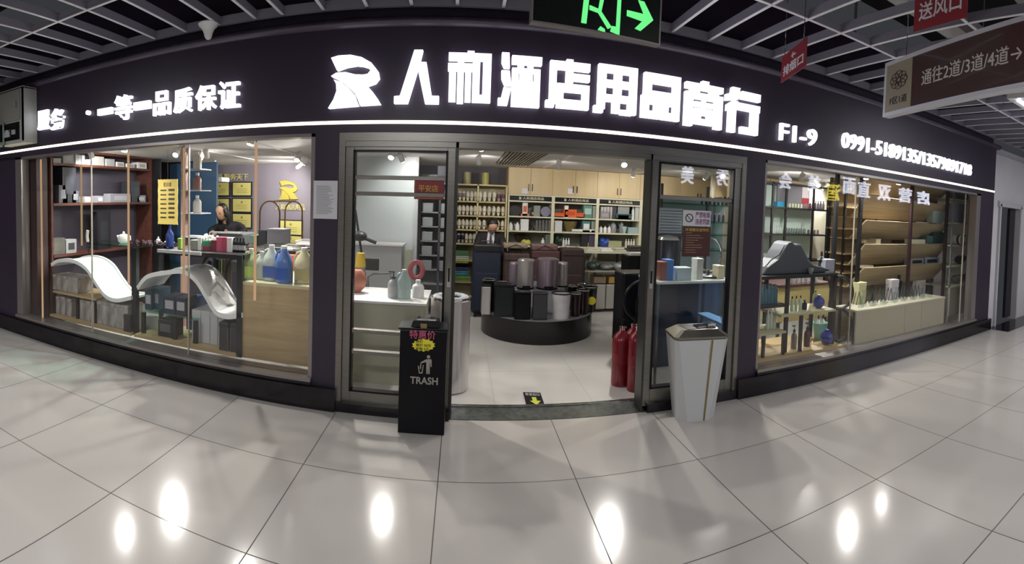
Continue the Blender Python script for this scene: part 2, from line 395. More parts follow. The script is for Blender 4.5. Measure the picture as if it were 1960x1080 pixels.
# corridor: white wall past the shop with a dark doorway
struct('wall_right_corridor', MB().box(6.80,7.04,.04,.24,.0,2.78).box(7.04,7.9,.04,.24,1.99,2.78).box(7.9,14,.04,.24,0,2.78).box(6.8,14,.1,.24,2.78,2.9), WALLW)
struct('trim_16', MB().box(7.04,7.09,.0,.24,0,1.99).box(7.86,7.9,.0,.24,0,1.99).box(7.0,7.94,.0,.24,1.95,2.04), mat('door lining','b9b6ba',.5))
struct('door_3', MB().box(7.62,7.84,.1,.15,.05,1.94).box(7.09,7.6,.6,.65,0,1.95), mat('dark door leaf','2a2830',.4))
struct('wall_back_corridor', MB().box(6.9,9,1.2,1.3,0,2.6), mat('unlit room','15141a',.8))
struct('trim_17', MB().box(6.82,14,-.35,.03,.0,.004), STONE)
struct('wall_back_opposite', MB().box(-14,14,-7.6,-7.5,0,3.6), mat('opposite shop wall','8a8580',.6, noise=.2, scale=1))
struct('ceiling', MB().box(-14,14,-9,.06,3.9,4.0), mat('dark ceiling void','0c0c14',.9))
struct('wall_opposite', MB().box(-13,13,-5.9,-5.62,1.85,2.95), mat('opposite fascia','2a2630',.5))
# lit sign of the shop opposite: its mirror image shows in the glass of the right-hand window
K = (5.6+3.5)/3.5
OPW = {1318:'first of the row',1385:'second of the row',1508:'third of the row',1563:'fourth of the row',1600:'the only yellow one',1630:'right of the yellow',1658:'second after the yellow one',1697:'over slanted boards',1737:'last but one',1772:'last of the row'}
for ch, px, y0_, y1_, mt in (('美',1318,316,352,0),('秀',1385,322,356,0),('会',1508,330,362,0),('美',1563,336,366,0),('酒',1600,352,384,1),('面',1630,340,372,0),('直',1658,347,378,0),('双',1697,354,384,0),('营',1737,360,388,0),('店',1772,366,392,0)):
    a = aty(px-12,(y0_+y1_)/2,0); b = aty(px+12,(y0_+y1_)/2,0); c = aty(px,y1_,0); d = aty(px,y0_,0)
    xa, xb = a.x*K, b.x*K; za, zb = 1.587+(c.z-1.587)*K, 1.587+(d.z-1.587)*K
    mb = text(MB(), ch, lambda u,v,w: (xb+(xa-xb)*u, -5.6+.04*w, za+(zb-za)*v), .02)
    o = build('sign_character', mb, emat('opposite sign yellow','ffe93a',7) if mt else emat('opposite sign white','e8ecff',8))
    tag(o, 'lit %s character opposite the shop, %s, mirrored in the %s' % ('yellow' if mt else 'white', OPW[px], 'right door glass' if px < 1400 else 'right window'), 'sign', 'lit characters opposite the shop')
# ---------------------------------------------------------------- open ceiling grid over the corridor
gx = [1.55+.325*k for k in range(-9,38)] + [-1.6-.32*k for k in range(0,34)]
GZ = 2.99
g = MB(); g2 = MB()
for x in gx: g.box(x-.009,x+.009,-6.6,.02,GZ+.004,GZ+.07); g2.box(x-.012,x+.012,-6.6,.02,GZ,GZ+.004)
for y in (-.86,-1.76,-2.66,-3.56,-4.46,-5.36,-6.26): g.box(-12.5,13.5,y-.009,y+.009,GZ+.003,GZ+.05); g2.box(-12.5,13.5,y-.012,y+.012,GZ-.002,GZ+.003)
g.box(-12.5,13.5,.0,.03,GZ,GZ+.07)
cg = thing('ceiling_grid', 'open grid of long grey metal fins hung over the corridor', 'ceiling grid', (0,-3,GZ)); build('fins', g, FIN, cg); build('bottom_edge_highlight', g2, mat('painted edge highlight','f0eff5',.3), cg)  # pale strip puts the light on the fin bottoms into its colour
for i,(y,z,s,x0,x1,lb) in enumerate([(-1.25,3.3,.09,-12,-1.5,'pale cable tray above the ceiling fins on the left'),(-1.15,3.3,.1,1.9,13,'pale cable tray above the ceiling fins on the right')]):
    t = MB().box(x0,x1,y-s,y+s,z,z+.015)
    for k in range(7): xx = x0+.3+(x1-x0-.6)*k/6; t.box(xx-.005,xx+.005,y-s-.008,y-s-.002,z,3.9).box(xx-.005,xx+.005,y+s+.002,y+s+.008,z,3.9)
    t.box(x0,x1,y-s-.01,y-s,z,z+.09).box(x0,x1,y+s,y+s+.01,z,z+.09)
    tag(build('cable_tray', t, mat('galvanised tray','b5b3ae',.4,.4)), lb, 'cable tray')
for i,(y,z,r,lb) in enumerate([(-.42,3.25,.03,'thin grey water pipe above the fins nearest the fascia'),(-1.72,3.62,.07,'thick grey pipe above the ceiling fins over the corridor')]):
    pm = MB().tube([(-12,y,z),(13,y,z)],r,10)
    for k in range(9): pm.box(-11.9+3*k,-11.88+3*k,y-.01,y+.01,z,3.9)
    tag(build('pipe', pm, mat('pipe grey','77757c',.4)), lb, 'pipe')
d_ = MB().box(2.6,6.0,-2.6,-2.0,3.2,3.5).box(3.0,3.02,-2.3,-2.28,3.5,3.9).box(5.5,5.52,-2.3,-2.28,3.5,3.9); tag(build('air_duct', d_, mat('duct foil','a9a8a4',.35,.5), bevel=.01), 'pale rectangular air duct above the fins at the right', 'duct')
for i,(x,y) in enumerate([(5.35,-1.35),(-4.5,-3.2),(-.8,-4.4),(3.2,-4.4),(7.2,-3.0)]):
    t = thing('ceiling_light', ['lit tube light in the ceiling grid at the far right','tube light in the grid above the left of the corridor','tube light in the grid behind the camera, left one','tube light in the grid behind the camera, right one','tube light in the grid above the right of the corridor'][i], 'ceiling light', (x,y,2.97))
    build('housing', MB().box(x-.65,x+.65,y-.18,y+.18,3.0,3.06), WHITE, t)
    build('tube', MB().tube([(x-.6,y-.07,2.985),(x+.6,y-.07,2.985)],.013).tube([(x-.6,y+.07,2.985),(x+.6,y+.07,2.985)],.013), emat('fluorescent tube','eef2ff',9 if i==0 else 3), t)
# ================================================================ the signs
FY = -.0
def glyph(name, label, bb, solids, holes=(), polys=(), slope=0):
    a, b, c, d = bb
    l, r = aty(a,(b+d)/2,-.05).x, aty(c,(b+d)/2,-.05).x
    zb, zt = aty((a+c)/2,d,-.05).z, aty((a+c)/2,b,-.05).z
    fn = lambda x, y, t: (l+(r-l)*x/100, -.05+.045*t, zt-(zt-zb)*y/100)
    mb = MB()
    if solids: mb.grid(list(solids), list(holes), fn)
    for p in polys:
        mb.prism([(l+(r-l)*x/100, zt-(zt-zb)*y/100) for x,y in p], -.05, -.005, 'y')
    o = build(name, mb, SIGNW); tag(o, label, 'sign letter', 'white lit characters of the main sign')
    return o
E1 = 'big lit white Chinese character, %s of the eight on the main sign'
def cr(pts): # crop pixels -> percentages of a bbox
    return pts
def pct(pts, bx): return [((x-bx[0])/(bx[2]-bx[0])*100, (y-bx[1])/(bx[3]-bx[1])*100) for x,y in pts]
LB = (122,188,552,620)
P1 = [(140,205),(200,190),(300,189),(390,212),(470,260),(525,330),(535,385),(505,425),(440,447),(480,490),(520,545),(550,597),(385,605),(368,560),(345,512),(300,465),(235,405),(175,372),(142,355),(185,330),(260,328),(340,350),(400,355),(440,350),(463,325),(450,298),(400,282),(350,275),(270,285),(190,310)]
P2 = [(165,385),(235,412),(290,462),(335,512),(352,560),(372,607),(122,620),(165,550),(190,480),(185,420)]
glyph('sign_logo', 'big lit white logo shaped like a letter R, left of the main sign', (628.6,104,729.6,205.5), [], [], [pct(P1,LB),pct(P2,LB)])
RB = (660,150,1027,590)
glyph('sign_character', E1%'first', (755,95,841,198), [], [], [pct([(818,150),(888,150),(866,250),(918,250),(968,525),(1027,525),(1027,588),(915,588),(850,310),(772,588),(660,588),(660,530),(708,525)],RB)])
glyph('sign_character', E1%'second', (857,97,940,197.5), [(1,4,58,18),(44,0,60,6),(0,24,60,38),(22,4,37,100),(3,42,19,97),(40,42,54,97),(57,4,100,97)], [(74,17,81,83)])
glyph('sign_character', E1%'third', (954.5,102,1036.6,205.5), [(30,4,100,19),(44,19,58,28),(67,19,80,28),(31,27,97,98)], [(46,34,49,51),(79,34,83,51),(63,36,65,62),(46,70,82,72),(46,84,82,86),(46,70,48,86),(80,70,82,86)], [[(6,0),(23,0),(25,28),(12,28),(6,18)],[(6,33),(25,33),(30,60),(14,60),(7,48)],[(12,64),(30,64),(22,97),(0,97),(0,84),(7,84)]])
glyph('sign_character', E1%'fourth', (1046,113,1129,207), [(8,5,100,21),(45,0,60,8),(8,5,23,92),(0,86,19,100),(45,5,61,55),(58,28,100,42),(25,50,100,100)], [(40,66,84,82)])
glyph('sign_character', E1%'fifth', (1138.7,125,1220,218), [(8,0,100,75),(8,60,25,92),(0,86,21,100),(43,60,60,98),(80,60,100,98),(62,90,90,100)], [(26,15,46,31),(63,15,84,31),(26,45,46,61),(63,45,84,61)])
glyph('sign_character', E1%'sixth', (1229.5,142,1302.6,228), [(5,0,100,56),(0,50,48,100),(52,50,100,100)], [(24,22,81,39),(19,68,33,84),(70,68,83,84)])
glyph('sign_character', E1%'seventh', (1312.5,155,1384,244), [(0,7,100,20),(42,0,60,9),(0,27,100,40),(12,18,36,30),(64,18,88,30),(0,30,20,100),(80,30,100,100),(24,46,76,56),(47,40,53,60),(24,60,76,94)], [(40,24,62,27),(42,74,60,82)])
glyph('sign_character', E1%'eighth', (1390,170,1455,256), [(44,5,100,22),(34,32,100,47),(10,40,29,100),(76,45,97,98),(46,84,97,99)], [], [[(16,0),(38,0),(34,26),(0,32),(0,18),(14,14)],[(4,40),(20,30),(34,30),(29,46),(4,54)]])
def lettered(name, label, body, bb, bold=.03, m=SIGNW, y=-.04, cat='sign letter', th=.035, group=None):
    a, b, c, d = bb; l, r = aty(a,(b+d)/2,y).x, aty(c,(b+d)/2,y).x
    zb, zt = aty((a+c)/2,d,y).z, aty((a+c)/2,b,y).z
    mb = text(MB(), body, lambda u,v,w: (l+(r-l)*u, y+th-th*w, zb+(zt-zb)*v), bold)
    return tag(build(name, mb, m), label, cat, group)
SG = 'small lit white Chinese character, %s of the slogan left of the logo'
for ch, bb, k in (('服',(71,211,92,248),'first'),('务',(95,207,122,247),'second'),('一',(186,207,213,219),'third'),('等',(218,181,251,229),'fourth'),('一',(255,194,286,209),'fifth'),('品',(292,174,324,220),'sixth'),('质',(331,168,366,215),'seventh'),('保',(373,162,412,210),'eighth'),('证',(417,154,458,207),'last')):
    lettered('sign_character', SG%k, ch, bb, .015 if ch != '一' else .06)
dc = aty(169.5,216,-.02); tag(build('sign_dot', MB().prism([(dc.x+.022*math.cos(a),dc.z+.022*math.sin(a)) for a in [PI*k/8 for k in range(16)]],-.04,-.005), SIGNW, smooth=True), 'small round lit dot in the slogan, between the second and third characters', 'sign letter')
def curve_text(name, label, body, pl, pr, h, bold):
    L_ = aty(pl[0],pl[1],-.04); R_ = aty(pr[0],pr[1],-.04)
    zc = (L_.z+R_.z)/2; mb = text(MB(), body, lambda u,v,w: (L_.x+(R_.x-L_.x)*u, -.005-.035*w, zc-h/2+h*v), bold)
    return tag(build(name, mb, SIGNW), label, 'sign letter')
za = aty(1529,281,-.04).z-aty(1529,240,-.04).z
curve_text('unit_number', 'lit white unit number F1-9 on the fascia right of the main sign', 'F1-9', (1495,252), (1565,264), .155, .006)
curve_text('phone_number', 'long lit white phone number on the fascia at the far right', '0991-5189135/13579891718', (1614,276), (1861,320), .155, .002)
# ================================================================ things in the corridor and on the shop front
def plate(mb, bl, br, h, t):                 # upright slab from bl to br (ground line), height h, thickness t
    bl = Vector(bl); br = Vector(br); d = (br-bl).normalized(); n = Vector((d.y,-d.x,0))*t; up = Vector((0,0,h))
    return mb.add([bl,br,br+n,bl+n,bl+up,br+up,br+n+up,bl+n+up],[(0,1,2,3),(4,7,6,5),(0,4,5,1),(1,5,6,2),(2,6,7,3),(3,7,4,0)])
def hang(name, label, cat, bl, br, h, t, m, frame=None, fw=.02):
    bl = Vector(bl); br = Vector(br); d = (br-bl).normalized(); n = Vector((d.y,-d.x,0))
    th = thing(name, label, cat, (bl+br)/2)
    build('panel', plate(MB(), bl, br, h, -t), m, th)
    if frame:
        f = MB(); up = Vector((0,0,1))
        def bar(a, b, c, e): # along-extent a..b, height c..e
            p, q = bl+d*a, bl+d*b
            plate(f, p+up*c-n*(t+.006), q+up*c-n*(t+.006), e-c, t+.012)
        W = (br-bl).length
        bar(-fw,W+fw,-fw,0); bar(-fw,W+fw,h,h+fw); bar(-fw,0,0,h); bar(W,W+fw,0,h)
        build('frame', f, frame, th)
    fn = lambda u0,v0,u1,v1,k=.002: (lambda u,v,w: bl+(br-bl)*(u0+(u1-u0)*u)+Vector((0,0,h*(v0+(v1-v0)*v)))+n*k*w)
    for s_ in (.12,.88):
        p = bl+(br-bl)*s_+Vector((0,0,h)); build('hanging_wire', MB().tube([p, Vector((p.x,p.y,3.9))], .003, 6), CHROME, th)
    return th, fn
# emergency exit sign
t, fn = hang('exit_sign', 'green running man emergency exit sign hanging from the ceiling', 'exit sign', (.29,-1.31,2.42), (.925,-1.245,2.42), .30, .03, mat('exit sign dark face','0c1512',.25), SILL, .008)
EG = emat('exit green', '6ff08a', 1.1)
def poly_on(name, polys, f, m, par, w=1.0):
    mb = MB()
    for p in polys:
        P = [Vector((a,b,0)) for a,b in p]; tr = geometry.tessellate_polygon([P]); n_ = len(P)
        mb.add([f(a,b,.05) for a,b in p]+[f(a,b,w) for a,b in p], [tuple(q) for q in tr]+[tuple(i+n_ for i in q) for q in tr]+[(i,(i+1)%n_,(i+1)%n_+n_,i+n_) for i in range(n_)])
    return build(name, mb, m, par)
f = fn(0,0,1,1,.004)
poly_on('running_man', [[(.36,.08),(.40,.08),(.42,.62),(.38,.62)],[(.42,.30),(.51,.27),(.53,.5),(.50,.5),(.49,.34),(.42,.37)],[(.50,.34),(.60,.10),(.57,.06),(.48,.30)],[(.59,.03),(.665,.0),(.67,.75),(.60,.75),(.60,.66),(.64,.64),(.635,.12),(.60,.12)],[(.49,.02),(.55,.0),(.545,.05),(.51,.08)],[(.46,.52),(.56,.52),(.55,.74),(.48,.74)],[(.49,.78),(.55,.78),(.56,.90),(.50,.90)]], f, EG, t)
poly_on('arrow', [[(.72,.42),(.86,.42),(.81,.62),(.86,.62),(.945,.36),(.84,.14),(.79,.16),(.85,.30),(.72,.33)]], f, EG, t)
# direction sign over the right of the corridor
t, fn = hang('direction_sign', 'long hanging direction sign with a white metal frame at the right', 'direction sign', (2.60,-1.27,2.36), (2.184,-2.93,2.36), .33, .05, mat('direction sign brown','54403f',.2,coat=.4), mat('white sign frame','dfe0ea',.3,.1), .026)
CRM = mat('sign lettering','d8d2cc',.5)
build('side_panel', MB().add([fn(0,0,.165,1,.003)(*q) for q in ((0,0,.2),(1,0,.2),(1,1,.2),(0,1,.2),(0,0,1),(1,0,1),(1,1,1),(0,1,1))],[(0,1,2,3),(4,5,6,7),(0,1,5,4),(1,2,6,5),(2,3,7,6),(3,0,4,7)]), mat('sign gold panel','a39a86',.35), t)
build('route_text', text(MB(), '通往2道/3道/4道→', fn(.225,.36,.70,.66,.004)), CRM, t)
build('route_text', text(MB(), 'F区1道', fn(.03,.14,.14,.30,.006)), mat('dark lettering','2d2320',.5), t)
fl = MB(); f = fn(.0,.0,.165,1,.006)
for k in range(8):
    a = PI*k/4; cx, cy = .5+.2*math.cos(a), .62+.115*math.sin(a)
    ring = [f(cx+.13*math.cos(b), cy+.075*math.sin(b), 1) for b in [PI*j/6 for j in range(12)]]
    fl.tube(ring, .0022, 5, True)
build('flower_emblem', fl, mat('dark lettering','2d2320',.5), t)
mb = MB(); f = fn(.745,.25,.865,.82,.004)
for q in ((0,0,1,.03),(0,.97,1,1),(0,0,.05,1),(.95,0,1,1),(.25,.3,.45,.7),(.6,.2,.75,.75),(.28,.75,.42,.86)): mb.add([f(x,y,1) for x,y in ((q[0],q[1]),(q[2],q[1]),(q[2],q[3]),(q[0],q[3]))],[(0,1,2,3)])
build('toilet_symbol', mb, CRM, t); build('route_text', text(MB(), '卫生间', fn(.745,.08,.88,.19,.004)), CRM, t)
# two little red hanging plates
for bl, br, h, tx, lb in (((2.25,-.50,2.62),(2.11,-.96,2.62),.2,'排烟口','small red hanging plate beside the fascia, reading smoke outlet'),((2.06,-1.90,2.62),(2.03,-2.25,2.62),.26,'送风口','larger red hanging plate above the direction sign, reading air supply')):
    t, fn = hang('hanging_plate', lb, 'hanging sign', bl, br, h, .004, SIGNR)
    build('lettering', text(MB(), tx, fn(.1,.18,.9,.55,.003), .01), PAPER, t)
    build('arrow', text(MB(), '↑' if '送' in tx else '←', fn(.42,.62,.6,.85,.003), .01), PAPER, t)
# electrical box at the far left of the fascia
t = thing('electrical_box', 'open grey electrical cabinet mounted at the far left of the fascia', 'electrical cabinet', (-4.32,-.08,2.24))
EBX = mat('cabinet enamel','a9aaa4',.4)
build('housing', MB().box(-4.66,-4.18,-.2,-.185,2.24,2.82).box(-4.2,-4.18,-.2,.0,2.24,2.82).box(-4.66,-4.64,-.2,0,2.24,2.82).box(-4.66,-4.18,-.2,0,2.81,2.83).box(-4.66,-4.18,-.2,0,2.22,2.24), EBX, t)
build('door', MB().box(-4.6,-4.22,-.215,-.2,2.47,2.80), mat('cabinet door','8f8d86',.45), t, bevel=.004)
build('handle', MB().box(-4.27,-4.255,-.23,-.215,2.6,2.68), CHROME, t)
build('wiring', MB().box(-4.6,-4.24,-.21,-.2,2.26,2.45).tube([(-4.55,-.215,2.3),(-4.45,-.225,2.4),(-4.35,-.22,2.33),(-4.28,-.22,2.42)],.006), BLK2, t)
build('terminal', MB().box(-4.5,-4.4,-.225,-.21,2.30,2.38).box(-4.36,-4.3,-.225,-.21,2.32,2.37), LGREY, t)
t = thing('display_case', 'small greenish glass box jutting out under the electrical cabinet', 'glass box', (-4.6,-.3,2.2))
build('frame', MB().box(-4.9,-4.5,-.46,-.44,2.2,2.22).box(-4.9,-4.5,-.24,-.22,2.2,2.22).box(-4.9,-4.5,-.46,-.22,2.46,2.47).box(-4.52,-4.5,-.46,-.22,2.2,2.22).box(-4.52,-4.5,-.46,-.45,2.2,2.47).box(-4.52,-4.5,-.23,-.22,2.2,2.47), mat('mint enamel','a8b8ae',.4), t)
build('side_panel', MB().box(-4.9,-4.5,-.45,-.445,2.21,2.46), GGLASS, t)
# trumpet-shaped pendant
p = (-1.98,-.02); t = thing('pendant', 'white trumpet-shaped pendant hanging from the ceiling grid above the slogan', 'pendant', (p[0],p[1]-.06,2.9))
build('shade', MB().lathe(p[0],p[1]-.06,[(.0,2.865),(.018,2.868),(.03,2.885),(.035,2.91),(.05,2.945),(.075,2.97),(.082,2.985),(.07,2.997),(.03,3.0)],24), WGLOSS, t, smooth=True)
build('cord', MB().cyl(p[0],p[1]-.06,3.0,3.12,.004), BLACK, t)
# black TRASH bin
bx0,bx1,by0,by1 = -.395,-.075,-.25,-.06
t = thing('trash_can', 'tall black square trash can with TRASH lettering beside the door', 'trash can', ((bx0+bx1)/2,(by0+by1)/2,0))
build('body', MB().box(bx0,bx1,by0,by1,.0,.72), BLKG, t, bevel=.004)
build('lid', MB().box(bx0-.012,bx1+.006,by0-.012,by1+.006,.725,.737).add([(bx0+.07,by0+.03,.737),(bx1-.05,by0+.03,.737),(bx1-.05,by1-.02,.737),(bx0+.07,by1-.02,.737),(bx0+.085,by0+.05,.775),(bx1-.06,by0+.05,.775),(bx1-.06,by1-.03,.775),(bx0+.085,by1-.03,.775)],[(0,1,5,4),(1,2,6,5),(2,3,7,6),(3,0,4,7),(4,5,6,7)]), BLKG, t, bevel=.002)
build('ashtray', MB().box(bx0+.11,bx1-.08,by0+.06,by1-.05,.775,.785), CHROME, t)
BW, BH = bx1-bx0, .72
def bf(u, v): return (bx0+BW*u, by0, BH*v)
SILV = mat('silver print','a9a49c',.4,.4)
q = PX(785,722,838,736,by0); build('lettering', text(MB(),'TRASH',lambda u,v,w: (q[0]+(q[1]-q[0])*u, by0-.002*w, q[2]+(q[3]-q[2])*v),.02), SILV, t)
def pgl(ps, y=by0-.002): 
    mb = MB()
    for p in ps: mb.prism([(aty(a,b,by0).x, aty(a,b,by0).z) for a,b in p], y, by0)
    return mb
def zc(ps): return [[(750+a/4, 570+b/4) for a,b in p] for p in ps]
circ = [(281+13*math.cos(a),453+13*math.sin(a)) for a in [PI*k/6 for k in range(12)]]
build('litter_symbol', pgl(zc([circ, [(262,472),(298,470),(305,480),(304,530),(296,530),(294,490),(290,510),(290,584),(280,584),(278,525),(275,584),(264,584),(264,500),(258,492),(222,505),(219,496)], [(199,522),(206,522),(214,572),(228,572),(238,515),(244,517),(234,580),(208,580)], [(218,508),(226,506),(222,548),(214,540)]])), SILV, t)
star = []
for k in range(28):
    a = 2*PI*k/28; r_ = 1 if k%2 else .84; star.append((243+92*r_*math.cos(a), 363+50*r_*math.sin(a)))
q2 = PX(796,651,825,671,by0); q3 = PX(784,632,834,649,by0); q4 = PX(805,620,817,634,by0)
ps = build('price_sticker', pgl(zc([star]), by0-.003), YEL, t)
build('price_text', text(MB(),'特价\n原价 50元\n抢购 5元',lambda u,v,w: (q2[0]+(q2[1]-q2[0])*u, by0-.003-.002*w, q2[2]+(q2[3]-q2[2])*v)), BLK2, ps)
build('sticker_banner', text(MB(),'特惠价',lambda u,v,w: (q3[0]+(q3[1]-q3[0])*u, by0-.005-.002*w, q3[2]+(q3[3]-q3[2])*v),.01), PINK, ps)
build('tape', MB().box(q4[0],q4[1],by0-.003,by0,q4[2],q4[3]), mat('brown tape','8d7a4a',.3), t)
# white and steel bin right of the doorway: tapering, bevelled corners
cx, cy = 1.80, -.17
def octo(w_, d_, c_, z): return [(cx-w_,cy-d_+c_,z),(cx-w_+c_,cy-d_,z),(cx+w_-c_,cy-d_,z),(cx+w_,cy-d_+c_,z),(cx+w_,cy+d_-c_,z),(cx+w_-c_,cy+d_,z),(cx-w_+c_,cy+d_,z),(cx-w_,cy+d_-c_,z)]
def loft(mb, rings):
    n_ = len(rings[0]); vs = [p for r_ in rings for p in r_]; fs = [tuple(range(n_))]+[tuple(range((len(rings)-1)*n_, len(rings)*n_))]
    for j in range(len(rings)-1):
        for i in range(n_): i2 = (i+1)%n_; fs.append((j*n_+i,j*n_+i2,(j+1)*n_+i2,(j+1)*n_+i))
    return mb.add(vs, fs)
t = thing('waste_bin', 'white tapered waste bin with a steel ashtray top right of the entrance', 'waste bin', (cx,cy,0))
build('body', loft(MB(), [octo(.155,.125,.07,.0),octo(.215,.15,.03,.63)]).rot(-.16,cx,cy), mat('bin white enamel','c3c5c6',.35), t)
build('rim', loft(MB(), [octo(.205,.145,.03,.63),octo(.222,.155,.03,.64),octo(.222,.155,.03,.655),octo(.15,.10,.02,.70),octo(.14,.09,.02,.70)]).rot(-.16,cx,cy), mat('worn steel','8f8c82',.28,.9), t)
build('corner_strip', MB().add([(cx+.04,cy-.126,.0),(cx+.055,cy-.126,.0),(cx+.085,cy-.155,.63),(cx+.07,cy-.155,.63)],[(0,1,2,3)]).rot(-.16,cx,cy), mat('brass strip','8a7c50',.4,.5), t)
build('lid_flap', MB().box(cx-.02,cx+.05,cy-.06,cy+.03,.70,.712).box(cx+.07,cx+.14,cy-.05,cy+.05,.70,.725), CHROME, t)
build('opening', MB().box(cx-.12,cx+.13,cy-.07,cy+.07,.698,.703), BLK2, t)
# papers
def sheet(name, label, bb, y, m, lines=0, lcol=None, cat='notice', lm=.08, body=None, hb=None):
    x0,x1,z0,z1 = PX(*bb, y); t = thing(name, label, cat, ((x0+x1)/2,y,z0))
    build('page', MB().box(x0,x1,y-.003,y,z0,z1), m, t)
    W, H = x1-x0, z1-z0
    if lines:
        mb = MB(); rr = random.Random(3)
        for k in range(lines):
            z = z1-H*(.14+.76*k/lines); mb.box(x0+W*.13, x0+W*(.6+.27*rr.random()), y-.0035, y-.003, z-H*.006, z+H*.006)
        build('printed_lines', mb, lcol or GREY, t)
    return t, (x0,x1,z0,z1)
def on_sheet(b, u0, v0, u1, v1, y, k=.002):
    x0,x1,z0,z1 = b; return lambda u,v,w: (x0+(x1-x0)*(u0+(u1-u0)*u), y-.003-k*w, z0+(z1-z0)*(v0+(v1-v0)*v))
sheet('notice', 'white printed notice taped to the dark pillar left of the door', (600,346,646,419), -.002, PAPER, 22)
t, b = sheet('red_placard', 'red placard with gold writing behind the left door glass', (793,341,850,382), .028, SIGNR, cat='placard')
build('border', MB().tube([(b[0]+.01,.024,b[2]+.01),(b[1]-.01,.024,b[2]+.01),(b[1]-.01,.024,b[3]-.01),(b[0]+.01,.024,b[3]-.01)],.0015,4,True), GOLD, t)
build('lettering', text(MB(),'平安店',on_sheet(b,.14,.35,.8,.68,.028),.01), mat('gold print','c9a545',.4), t)
sheet('label_sheet', 'little white label sheet at the top right of the left door glass', (838,318,855,342), .029, PAPER, 6)
t, b = sheet('no_smoking_notice', 'white no smoking notice with purple characters on the right door glass', (1307,403,1360,433), .028, PAPER)
PUR = mat('purple print','7d4a78',.5)
rc = [(b[0]+(b[1]-b[0])*.22+.032*math.cos(a), .0245, (b[2]+b[3])/2+.032*math.sin(a)) for a in [PI*k/12 for k in range(24)]]
build('ban_ring', MB().tube(rc,.004,6,True).tube([rc[9],rc[21]],.003), BLACK, t)
build('lettering', text(MB(),'严禁吸烟\n违者罚款',on_sheet(b,.44,.1,.97,.92,.028),.01), PUR, t)
t, b = sheet('rules_notice', 'dark brown notice with yellow heading below the no smoking notice', (1306,434,1359,491), .028, mat('brown notice','4a2626',.4), 0)
build('lettering', text(MB(),'环境整治宣传栏',on_sheet(b,.08,.84,.94,.95,.028),.01), mat('gold print','c9a545',.4), t)
mb = MB()
for k in range(9): mb.box(b[0]+.03, b[0]+.08+.11*abs(math.sin(k*2.3)), .0245,.025, b[3]-.05-k*.02-.004, b[3]-.05-k*.02)
build('printed_lines', mb, mat('faded gold print','a08668',.5), t)
# floor sticker inside the doorway
cs = [atz(1001,751,.004), atz(1034,752,.004), atz(1043,777,.004), atz(1008,777,.004)]
t = thing('floor_sticker', 'black floor sticker with a yellow arrow inside the doorway', 'floor sticker', (cs[0]+cs[2])/2)
def ff(u, v, w): return (cs[3]*(1-u)+cs[2]*u)*(1-v)+(cs[0]*(1-u)+cs[1]*u)*v+Vector((0,0,.001*w))
build('backing', MB().add([ff(0,0,0),ff(1,0,0),ff(1,1,0),ff(0,1,0),ff(0,0,1),ff(1,0,1),ff(1,1,1),ff(0,1,1)],[(0,1,2,3),(4,5,6,7),(0,1,5,4),(1,2,6,5),(2,3,7,6),(3,0,4,7)]), BLK2, t)
poly_on('arrow', [[(.42,.62),(.66,.62),(.66,.35),(.86,.35),(.56,.05),(.26,.35),(.42,.35)]], lambda a,b_,w_: ff(a,b_,1+w_), mat('sticker yellow','cfd84a',.5), t)
build('lettering', text(MB(),'安全出口',lambda u,v,w: ff(.1+.8*u,.74+.2*v,1+w)), PAPER, t)
# amber vertical LED tubes just inside the left-hand window
for i,(px,a,b,m_,lb) in enumerate(((80,305,612,LEDO,'amber LED tube against the brown panel at the far left of the window'),(156,315,470,LEDY,'faint warm LED tube in front of the left bookcase, beside the glass joint'),(246,290,545,LEDO,'amber LED tube hanging before the right end of the left bookcase'),(352,283,560,LEDY,'warm LED tube at the second glass joint, beside the price board'),(489,272,575,LEDO,'long amber LED tube between the woman and the luggage cart'))):
    z1 = aty(px,a,.10).z; z0 = aty(px,b,.10).z; x = aty(px,(a+b)/2,.10).x
    t = thing('led_tube', lb, 'led tube', (x,.10,z0))
    build('diffuser', MB().cyl(x,.10,z0,min(z1,2.05),.011,n=12), m_, t, smooth=True)
    build('cord', MB().cyl(x,.10,min(z1,2.05),2.2,.003,n=6), BLACK, t)
# ================================================================ inside the shop: builders
def CM(hexc, rough=.4, metal=0): return mat('colour '+hexc+('m' if metal else '')+('%g'%rough), hexc, rough, metal)
def M_(m): return CM(m) if isinstance(m, str) else m
def obj(name, mb, m, par=None, **k): return build(name, mb, M_(m), par, **k)
def carton(name, label, cat, x0, x1, y0, y1, z0, z1, m, panel=None, group=None, seam=True):
    t = thing(name, label, cat, ((x0+x1)/2,(y0+y1)/2,z0), group)
    b = min(x1-x0, y1-y0, z1-z0); obj('body', MB().box(x0,x1,y0,y1,z0,z1), m, t, bevel=b*.04)
    if panel:
        obj('front_label', MB().box(x0+(x1-x0)*.14,x1-(x1-x0)*.14,y0-.0015,y0,z0+(z1-z0)*.3,z1-(z1-z0)*.25), panel, t)
    elif seam: obj('lid', MB().box(x0-.002,x1+.002,y0-.002,y1+.002,z1-(z1-z0)*.16,z1+.002), m, t, bevel=b*.04)
    return t
